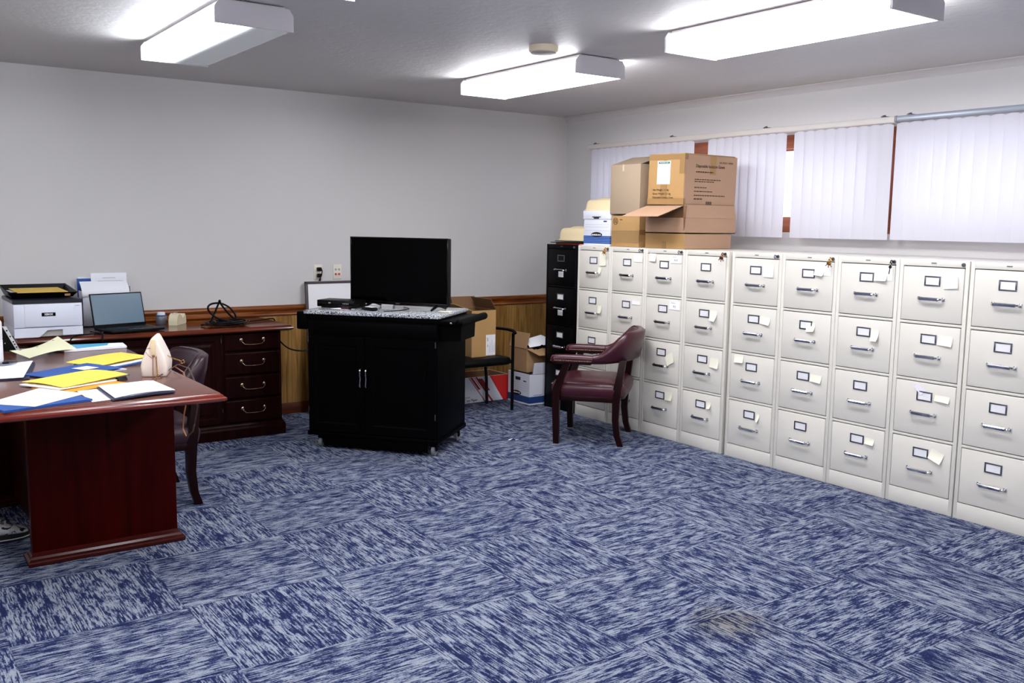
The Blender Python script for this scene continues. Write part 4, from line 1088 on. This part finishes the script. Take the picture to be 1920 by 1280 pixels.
# standing paper holder with sheets
t = thing('paper_holder', 'white upright paper holder against the wall behind the laptop', 'paper holder', (-4.02, -.075, ZC))
m = MB(); m.box(-.155, .155, -.085, -.080, 0, .225).box(-.155, .155, .045, .05, 0, .31).box(-.155, -.150, -.085, .05, 0, .235).box(.150, .155, -.085, .05, 0, .26).box(-.155, .155, -.085, .05, 0, .006)
m.build('holder_body', 'boxwhite', t)
def upright(name, label, cat, mat, x0, x1, y, z0, z1, lean=.03, t_=.002, fn=None):
    o = MB().sheet([(x0, y + lean, z1), (x1, y + lean, z1), (x1, y, z0), (x0, y, z0)], t_, n=8, fn=fn).build(name, mat, None, smooth=50); return tag(o, label, cat)
upright('folder', 'light blue folder standing in the white paper holder', 'folder', 'bluef', -4.182, -3.93, -.075, ZC + .012, 1.076, .02, .004)
upright('paper_sheet', 'printed white sheet standing highest in the paper holder', 'paper', 'paper', -4.098, -3.872, -.098, ZC + .012, 1.112, .03)
MB().box(-4.03, -3.95, -.0985, -.096, 1.0788, 1.0812).box(-4.06, -3.90, -.1005, -.098, 1.058, 1.0605).build('print_line', 'greyink', bpy.data.objects[[o.name for o in bpy.data.objects if o.get('label', '').startswith('printed white')][0]])
upright('paper_sheet', 'white sheet folded forward over the front of the paper holder', 'paper', 'paper', -4.176, -3.880, -.158, ZC + .20, 1.058, .060, .002, fn=lambda u, v: (0, -.035 * math.sin(PI * v * .9), 0))
upright('paper_sheet', 'white sheets behind the blue folder in the paper holder', 'paper', 'paper', -4.172, -3.90, -.058, ZC + .012, 1.086, .02)
# laptop
t = thing('laptop', 'open black laptop on the credenza, its screen facing the room', 'laptop', (-3.965, -.50, ZC), R(14))
MB().box(-.175, .175, -.125, .115, .004, .020, .004).build('base', 'black', t)
kb = MB()
for r_ in range(5):
    for c_ in range(13): kb.box(-.155 + c_ * .0238, -.135 + c_ * .0238, -.03 + r_ * .024, -.010 + r_ * .024, .0195, .0215, .001)
kb.build('keyboard', 'blackgloss', t)
MB().box(-.045, .045, -.11, -.045, .0198, .0206, .001).build('touchpad', 'blackgloss', t)
X = Matrix.Translation((0, .112, .018)) @ Matrix.Rotation(R(-14), 4, 'X')
sc = MB().box(-.175, .175, 0, .008, 0, .222, .003, X=X).build('lid', 'black', t)
MB().box(-.167, .167, -.0008, .001, .020, .214, X=X).build('screen', 'laptopscreen', sc)
# jar, tape dispenser
t = thing('jar', 'small smoky jar with a white lid on the credenza', 'jar', (-3.683, -.19, ZC))
MB().lathe([(.033, 0), (.036, .004), (.036, .050), (.031, .056)], n=28).build('body', 'jarbody', t)
MB().lathe([(.034, .056), (.034, .062)], n=28).build('ring', 'boxblue', t)
MB().lathe([(.026, .062), (.026, .078), (.022, .081), (0, .082)], n=28).build('lid', 'white', t)
t = thing('tape_dispenser', 'beige tape dispenser on the credenza beside the small jar', 'tape dispenser', (-3.597, -.265, ZC), R(52))
MB().prism([(-.075, 0), (.075, 0), (.082, .012), (.078, .052), (.060, .070), (.048, .050), (.020, .042), (.0, .066), (-.03, .078), (-.060, .068), (-.076, .035)], -.030, .030, 'Y').build('body', 'tapebeige', t)
MB().lathe([(.030, -.012), (.030, .012)], n=24, X=Matrix.Translation((-.028, 0, .052)) @ Matrix.Rotation(PI / 2, 4, 'X')).build('tape_roll', 'cleartape', t)
MB().box(.070, .084, -.014, .014, .048, .056, .002).build('cutter', 'steel', t)
# cable coil with trailing end
m = MB(); rnd = random.Random(11)
pts = []
for q in range(150):
    a = q * .30; rr_ = .10 + .028 * math.sin(q * .37) ; pts.append((-3.335 + rr_ * 1.15 * math.cos(a) + .01 * math.sin(q), -.50 + rr_ * .95 * math.sin(a), ZC + .006 + .016 * abs(math.sin(q * .21)) + .00008 * q))
m.tube(pts, .0045, 7)
loop = [(-3.50, -.47, ZC + .008), (-3.45, -.50, ZC + .030), (-3.42, -.51, ZC + .09), (-3.395, -.52, ZC + .150), (-3.388, -.53, ZC + .176), (-3.380, -.53, ZC + .150), (-3.33, -.53, ZC + .085), (-3.29, -.53, ZC + .05), (-3.285, -.53, ZC + .075), (-3.32, -.52, ZC + .125), (-3.38, -.515, ZC + .155), (-3.44, -.51, ZC + .152), (-3.463, -.51, ZC + .125), (-3.44, -.51, ZC + .085), (-3.39, -.52, ZC + .05), (-3.33, -.53, ZC + .035), (-3.28, -.52, ZC + .02)]
def smooth_path(p, n=6):
    P = [Vector(a) for a in p]; out = []
    for i in range(len(P) - 1):
        p0, p1, p2, p3 = P[max(i - 1, 0)], P[i], P[i + 1], P[min(i + 2, len(P) - 1)]
        for q in range(n):
            t_ = q / n
            out.append(.5 * ((2 * p1) + (-p0 + p2) * t_ + (2 * p0 - 5 * p1 + 4 * p2 - p3) * t_ ** 2 + (-p0 + 3 * p1 - 3 * p2 + p3) * t_ ** 3))
    out.append(P[-1]); return out
m.tube(smooth_path(loop), .0065, 8)
m.tube(smooth_path([(-3.25, -.46, ZC + .012), (-3.15, -.40, ZC + .010), (-3.02, -.33, ZC + .010), (-2.935, -.29, ZC + .010), (-2.910, -.28, ZC - .005), (-2.905, -.28, .70), (-2.88, -.27, .62), (-2.80, -.25, .545), (-2.70, -.24, .515), (-2.58, -.24, .52)]), .0055, 8)
o = m.build('power_cable', 'black', None); tag(o, 'coiled black cable on the credenza, its end drooping behind the television cart', 'cable')
m = MB(); m.tube(smooth_path([(-4.20, -.50, ZC + .006), (-4.16, -.60, ZC + .006), (-4.22, -.63, ZC + .006), (-4.30, -.665, ZC + .006), (-4.345, -.685, .752), (-4.35, -.695, .70)]), .0035, 7)
m.tube(smooth_path([(-4.135, -.56, ZC + .006), (-4.16, -.64, ZC + .008), (-4.165, -.68, ZC + .002), (-4.17, -.69, .70)]), .0050, 7)
o = m.build('laptop_cable', 'black', None); tag(o, 'thin black cable falling over the front of the credenza beside the printer', 'cable')

# ================================================================== wall plates and whiteboard
t = thing('power_outlet', 'ivory wall outlet with a black plug in it', 'outlet', (-2.446, 0, 1.085))
MB().box(-.036, .036, -.006, 0, -.058, .058, .003).build('plate', 'outlet', t)
m = MB(); m.box(-.017, .017, -.009, -.005, .006, .040, .003).box(-.017, .017, -.009, -.005, -.040, -.006, .003).build('socket', 'outlet', t)
t = thing('plug', 'black plug with cords hanging from the ivory outlet', 'plug', (-2.446, -.010, 1.085))
MB().box(-.016, .018, -.030, .0, .008, .038, .006).box(-.015, .015, -.030, 0, -.040, -.010, .006).build('plug_body', 'black', t)
MB().tube([(.014, -.022, .03), (.022, -.024, .01), (.016, -.024, -.025), (.0, -.02, -.055), (-.012, -.016, -.10)], .004, 6).tube([(.010, -.018, -.03), (.008, -.02, -.06), (.0, -.016, -.10)], .004, 6).build('cord', 'black', t)
t = thing('data_outlet', 'ivory wall plate with two red jacks, beside the power outlet', 'outlet', (-2.284, 0, 1.085))
MB().box(-.036, .036, -.006, 0, -.058, .058, .003).build('plate', 'outlet', t)
for xx in (-.014, .014):
    MB().box(xx - .008, xx + .008, -.009, -.005, .010, .026, .001).build('jack', 'detgrey', t)
    MB().box(xx - .009, xx + .009, -.009, -.005, -.026, -.010, .002).build('jack', 'redjack', t)
t = thing('whiteboard', 'framed whiteboard leaning on the wall behind the television', 'whiteboard', (-2.186, -.118, 0))
t.rotation_euler = (R(-4.2), 0, 0)
MB().box(-.372, .372, -.004, .010, .02, 1.006).build('board', 'whiteboard', t)
m = MB(); m.box(-.386, -.366, -.010, .012, .0, 1.020, .002).box(.366, .386, -.010, .012, .0, 1.020, .002).box(-.386, .386, -.010, .012, 1.0, 1.020, .002).box(-.386, .386, -.010, .012, .0, .020, .002)
m.build('frame', 'boardframe', t)

# ================================================================== television cart
CA = R(-51)
t = thing('television_cart', 'black kitchen cart with a speckled granite top carrying the television', 'cart', (-2.5406, -1.305, 0), CA)
MB().box(-.465, .465, -.260, .320, .883, .905, .004).build('granite_top', 'granite', t)
m = MB(); m.box(-.447, .447, -.235, .315, .105, .875, .003).box(-.455, .455, -.245, .318, .850, .884, .003).box(-.455, .455, -.247, .32, .085, .112, .004)
m.build('carcass', 'cartblack', t)
MB().box(-.40, .445, -.252, -.234, .752, .842, .004).build('drawer', 'cartblack', t)
for (a, b, s) in ((-.440, -.046, 1), (-.042, .440, -1)):
    m = MB(); m.loft([[(a + o, y, .118 + o), (b - o, y, .118 + o), (b - o, y, .742 - o), (a + o, y, .742 - o)] for o, y in ((0, -.235), (0, -.250), (.003, -.253), (.055, -.253), (.062, -.247), (.075, -.247))])
    d = m.build('door', 'cartblack', t, smooth=0)
    xh = b - .018 if s > 0 else a + .018
    pts = [(xh, -.252, .545), (xh, -.272, .542), (xh, -.280, .525), (xh, -.274, .485), (xh, -.280, .445), (xh, -.272, .428), (xh, -.252, .425)]
    MB().tube(smooth_path(pts, 4), .0055, 8).build('handle', 'chrome', d)
    hg = MB(); xx = a + .002 if s > 0 else b - .002
    for zz in (.24, .70): hg.cyl((xx, -.254, zz), (xx, -.254, zz + .038), .0035, n=8)
    hg.build('hinge', 'steel', d)
# right leaf with rounded rail and a box under it; left handle block
m = MB(); m.box(.455, .58, -.245, .30, .848, .872, .004); m.tube([(.588, -.235, .862), (.588, .285, .862)], .024, 14); m.sph((.588, -.235, .862), .024, 12); m.sph((.588, .285, .862), .024, 12)
m.build('side_rail', 'cartblack', t)
MB().prism([(.447, .735), (.585, .745), (.590, .850), (.447, .850)], -.20, .085, 'Y').build('side_bin', 'cartblack', t)
MB().box(.530, .545, -.247, -.243, .855, .865, .001).build('screw', 'chrome', t)
MB().box(-.530, -.447, -.240, .30, .778, .896, .012).build('side_block', 'cartblack', t)
for (x, y) in ((-.38, -.19), (.41, -.19), (-.38, .25), (.41, .25)):
    c = MB(); c.cyl((x - .011, y, .034), (x + .011, y, .034), .034, n=20).build('caster', 'caster', t)
    MB().box(x - .018, x + .018, y - .022, y + .022, .055, .088, .003).box(x - .019, x - .014, y - .016, y + .016, .030, .07).box(x + .014, x + .019, y - .016, y + .016, .030, .07).build('caster_fork', 'cartblack', t)
MB().box(-.345, .375, -.235, -.215, .022, .088, .002).build('toe_board', 'cartblack', t)
# television
TX = Matrix.Translation((-2.5406, -1.305, 0)) @ Matrix.Rotation(CA, 4, 'Z')
def onc(x, y, z=0): return tuple(TX @ Vector((x, y, z)))
t = thing('television', 'black flat television standing on the granite-topped cart', 'television', onc(.037, .131, .905), CA - R(10))
MB().box(-.380, .380, -.012, .035, .026, .470, .006).box(-.22, .22, .03, .065, .10, .36, .012).build('casing', 'black', t)
m = MB(); m.box(-.382, .382, -.016, -.010, .463, .472, .0015).box(-.382, -.373, -.016, -.010, .024, .470, .0015).box(.373, .382, -.016, -.010, .024, .470, .0015).box(-.382, .382, -.018, -.010, .022, .045, .003)
m.build('bezel', 'blackgloss', t)
MB().box(-.373, .373, -.0135, -.011, .045, .463).build('screen', 'screen', t)
MB().box(-.012, .018, -.0188, -.0175, .030, .036).build('badge', 'steel', t)
for x in (-.215, .30):
    m = MB(); m.tube([(x, .005, .034), (x, -.05, .018), (x, -.085, .006)], [.012, .010, .007], 8).tube([(x, .015, .034), (x, .07, .018), (x, .105, .006)], [.012, .010, .007], 8)
    m.build('foot', 'black', t)
# disc player, remote, papers and small things on the cart
p = onc(-.367, .085, .905)
t = thing('disc_player', 'slim black disc player on the left end of the cart', 'disc player', p, CA - R(3))
MB().box(-.12, .16, -.11, .055, .006, .050, .004).box(-.10, .14, -.09, .045, .0, .007).build('casing', 'black', t)
MB().box(-.118, .158, -.1125, -.109, .012, .044, .002).build('front_panel', 'blackgloss', t)
b = MB()
for q in range(4): b.box(.075 + q * .012, .081 + q * .012, -.1135, -.112, .028, .032)
b.box(-.032, -.016, -.1135, -.112, .030, .036); b.build('button', 'silver', t)
t = thing('remote_control', 'black remote with white buttons on the granite top', 'remote control', onc(-.075, -.10, .906), CA + R(58))
MB().box(-.022, .022, -.065, .065, 0, .022, .008).build('casing', 'black', t)
b = MB()
for q in range(3):
    for k in range(4): b.box(-.016 + q * .012, -.008 + q * .012, -.05 + k * .022, -.036 + k * .022, .021, .0245, .001)
b.build('button', 'white', t)
t = thing('marker_pen', 'short dark red marker lying left of the remote', 'pen', onc(-.245, -.10, .914), CA + R(-10))
MB().cyl((-.03, 0, 0), (.03, 0, 0), .008, n=14).build('barrel', 'vinyl', t); MB().cyl((.03, 0, 0), (.042, 0, 0), .0085, n=14).build('cap', 'black', t)
o = paper('paper_sheet', 'white sheet on the granite top left of the remote', 'paper', 'paper', [onc(-.33, -.02, .906), onc(-.20, -.06, .906), onc(-.22, -.13, .906), onc(-.36, -.09, .906)], .0008)
o = paper('paper_sheet', 'cream slip of paper under the right foot of the television', 'paper', 'creampaper', [onc(.36, .06, .906), onc(.44, .06, .906), onc(.44, .0, .906), onc(.36, .0, .906)], .0008)
o = MB().tube(smooth_path([onc(.05, -.16, .909), onc(.10, -.10, .909), onc(.13, .0, .909), onc(.12, .10, .909), onc(.05, .18, .909)]), .003, 6).build('television_cable', 'black', None)
tag(o, 'thin black cable crossing the granite top below the television', 'cable')

# ================================================================== corner: black chair, cartons, boxes on the floor
t = thing('guest_chair', 'black metal-framed armchair holding a cardboard box beside the cart', 'armchair', (-1.43, -.60, 0))
def rr2(a0, a1, b0, b1, z, r, n=5):
    pts = []
    for (x, y, s) in ((a1 - r, b1 - r, 0), (a0 + r, b1 - r, 90), (a0 + r, b0 + r, 180), (a1 - r, b0 + r, 270)):
        for q in range(n + 1):
            an = R(s + 90 * q / n); pts.append((x + r * math.cos(an), y + r * math.sin(an), z))
    return pts
m = MB(); m.loft([rr2(-.24, .24, -.225, .22, .372, .05), rr2(-.255, .255, -.245, .23, .380, .06), rr2(-.262, .262, -.25, .235, .402, .06), rr2(-.252, .252, -.24, .228, .428, .06), rr2(-.20, .20, -.19, .18, .438, .05)])
m.build('seat', 'black', t, smooth=60)
MB().box(-.24, .24, .235, .275, .54, .83, .018).build('backrest', 'black', t)
for s in (-1, 1):
    x = s * .285
    MB().tube([(x, -.195, 0), (x, -.195, .30), (x, -.198, .56), (x, -.20, .618)], .0125, 12).build('leg', 'black', t)
    MB().tube([(x * .86, .105, 0), (x * .92, .14, .20), (x * .97, .19, .37), (x * .94, .235, .60), (x * .86, .27, .80)], .0125, 12).build('leg', 'black', t)
    MB().tube(smooth_path([(x, .22, .600), (x, .10, .628), (x, -.08, .640), (x, -.19, .636), (x, -.225, .616)], 5), [.013] * 5 + [.016] * 16, 12, flat=.8).build('armrest', 'black', t)
    MB().tube([(x * .99, -.195, .38), (x * .99, .205, .38)], .010, 10).build('side_rail', 'black', t)
# carton on the chair
t = thing('carton', 'open cardboard carton with a white shipping label on the black chair', 'cardboard box', (-1.395, -.655, .4395), R(-2))
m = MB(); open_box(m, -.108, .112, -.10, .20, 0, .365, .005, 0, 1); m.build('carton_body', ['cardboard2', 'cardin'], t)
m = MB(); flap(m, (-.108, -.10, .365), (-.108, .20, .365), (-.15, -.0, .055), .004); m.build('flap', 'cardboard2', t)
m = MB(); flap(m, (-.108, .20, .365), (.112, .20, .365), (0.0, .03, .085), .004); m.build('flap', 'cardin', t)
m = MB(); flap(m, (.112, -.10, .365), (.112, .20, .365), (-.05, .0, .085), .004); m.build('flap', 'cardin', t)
lb = MB().box(.022, .108, -.1015, -.100, .010, .172).build('shipping_label', 'card', t)
li = MB(); li.box(.034, .040, -.1025, -.1014, .12, .15).box(.034, .040, -.1025, -.1014, .075, .095)
for q in range(5): li.box(.052 + q * .012, .0535 + q * .012, -.1025, -.1014, .03, .09 + (q % 3) * .02)
li.build('fine_print', 'greyink', lb)
# copy paper carton on the floor
t = thing('paper_carton', 'white and red copy paper carton on the floor beneath the black chair', 'cardboard box', (-1.145, -.42, .001))
cw, chh = .225, .218
m = MB(); open_box(m, -cw, cw, 0, .285, 0, chh, .004, 0, 1); m.build('carton_body', ['boxwhite', 'cardin'], t)
r = MB(); yq = -.0012
def poly(pts, m=r, y=yq): m.prism(pts, y, 0, 'Y')
poly([(.035, chh - .001), (cw, chh - .001), (cw, .004), (.175, .004)][:4])
r.build('red_panel', 'boxred', t)
r2 = MB()
def band(x0, w_, z1, z0, m=r2): m.prism([(x0, z1), (x0 + w_, z1), (x0 + w_ + (z1 - z0) * .78, z0), (x0 + (z1 - z0) * .78, z0)], -.0016, 0, 'Y')
for (x0, w_, z1, z0) in ((-.175, .008, .216, .004), (-.160, .022, .216, .11), (-.110, .018, .216, .0), (-.085, .045, .20, .095), (-.125, .006, .216, .12)):
    band(x0, w_, z1, z0)
r2.build('red_stripe', 'boxdred', t)
text_part('Copy Paper', .030, 'ink', t, (-.215, -.002, .026), (1, 0, 0), (0, 0, 1), align='LEFT', width=.13, bold=.0004)
text_part('recycled', .018, 'ink', t, (-.215, -.002, .052), (1, 0, 0), (0, 0, 1), align='LEFT', width=.055)
MB().box(-cw - .003, cw + .003, -.003, .288, chh - .05, chh + .004, .003).build('lid', 'boxred', t) if False else None
# white storage box on the floor with its carton on top
t = thing('storage_box', 'white and blue storage box on the floor in the corner, its flap standing up', 'storage box', (-.944, -.455, .001), -PI / 2)
m = MB(); open_box(m, 0, .300, 0, .395, 0, .258, .004); m.build('box_body', 'boxwhite', t)
bb = MB(); bb.box(-.0012, .3012, -.0012, .396, .018, .072).build('printed_band', 'boxnavy', t)
MB().box(.105, .175, -.0014, .0, .196, .222, .0005).build('hand_hole', 'ink', t)
MB().box(.215, .255, -.0014, 0, .190, .200).build('small_mark', 'boxnavy', t)
lg = MB(); lg.prism([(.125 + .062 * math.cos(a), .088 + .018 * math.sin(a)) for a in [2 * PI * q / 24 for q in range(24)]], -.003, 0, 'Y'); lg.build('logo', 'black', t)
text_part('BANKERS BOX', .016, 'white', t, (.125, -.0036, .088), (1, 0, 0), (0, 0, 1), width=.105, bold=.0005)
ln = MB()
for zz in (.118, .136, .154, .172): ln.box(.03, .29, -.0008, 0, zz, zz + .001)
ln.build('form_lines', 'greyink', t)
text_part('storage', .012, 'boxblue', t, (.3014, .09, .084), (0, 1, 0), (0, 0, 1), width=.09)
m = MB(); flap(m, (.3, .03, .258), (.3, .39, .258), (.02, 0, .095), .004); m.build('flap', 'boxwhite', t)
t = thing('carton', 'brown open carton stacked on the white storage box in the corner', 'cardboard box', (-.925, -.44, .262), -PI / 2)
m = MB(); open_box(m, 0, .245, 0, .32, 0, .200, .005, 0, 1); m.build('carton_body', ['cardboard', 'cardin'], t)
m = MB(); flap(m, (.0, 0, .200), (.245, 0, .200), (-.0, .035, .125), .004); m.build('flap', 'cardboard', t)
m = MB(); flap(m, (.245, .0, .200), (.245, .32, .200), (.11, .05, -.045), .004); m.build('flap', 'cardboard', t)
m = MB(); m.sheet([(.17, .03, .215), (.225, .20, .215), (.255, .20, .185), (.26, .06, .19)], .02, n=6, fn=lambda u, v: (0, 0, .02 * math.sin(7 * u) * math.sin(5 * v))); o = m.build('plastic_wrap', 'blackgloss', None)
o.matrix_world = t.matrix_basis @ Matrix.Identity(4)
o.location = (-.925, -.44, .262); o.rotation_euler = (0, 0, -PI / 2)
tag(o, 'crumpled dark plastic stuffed in the open brown carton in the corner', 'plastic wrap')
o = MB().sheet([(-.895, -.60, .525), (-.66, -.52, .545), (-.66, -.70, .49), (-.90, -.69, .470)], .002, n=8, fn=lambda u, v: (0, 0, .012 * math.sin(3 * v))).build('paper_sheet', 'paper', None)
tag(o, 'white sheets sticking out of the open brown carton in the corner', 'paper')
for (x, y, r_, lb_) in ((-1.775, -1.660, 20, 'larger white paper scrap on the carpet left of the burgundy armchair'), (-1.735, -1.685, -15, 'smaller white paper scrap on the carpet left of the burgundy armchair')):
    o = MB().sheet(rect(x, y, .034 if r_ > 0 else .022, .016, r_, .004), .002, n=4, fn=lambda u, v: (0, 0, .006 * u * v)).build('paper_scrap', 'paper', None); tag(o, lb_, 'paper')

# ================================================================== daylight and colour management
sc = bpy.context.scene
w = bpy.data.worlds.new('sky'); sc.world = w; w.use_nodes = True
nt = w.node_tree; bg = nt.nodes['Background']
bg.inputs[0].default_value = (0.93, 0.96, 1.0, 1); bg.inputs[1].default_value = 2.7
sc.view_settings.view_transform = 'Standard'; sc.view_settings.look = 'None'; sc.view_settings.gamma = 1
sc.view_settings.exposure = 0.22
sc.view_settings.use_curve_mapping = False
sc.cycles.max_bounces = 10; sc.cycles.diffuse_bounces = 6
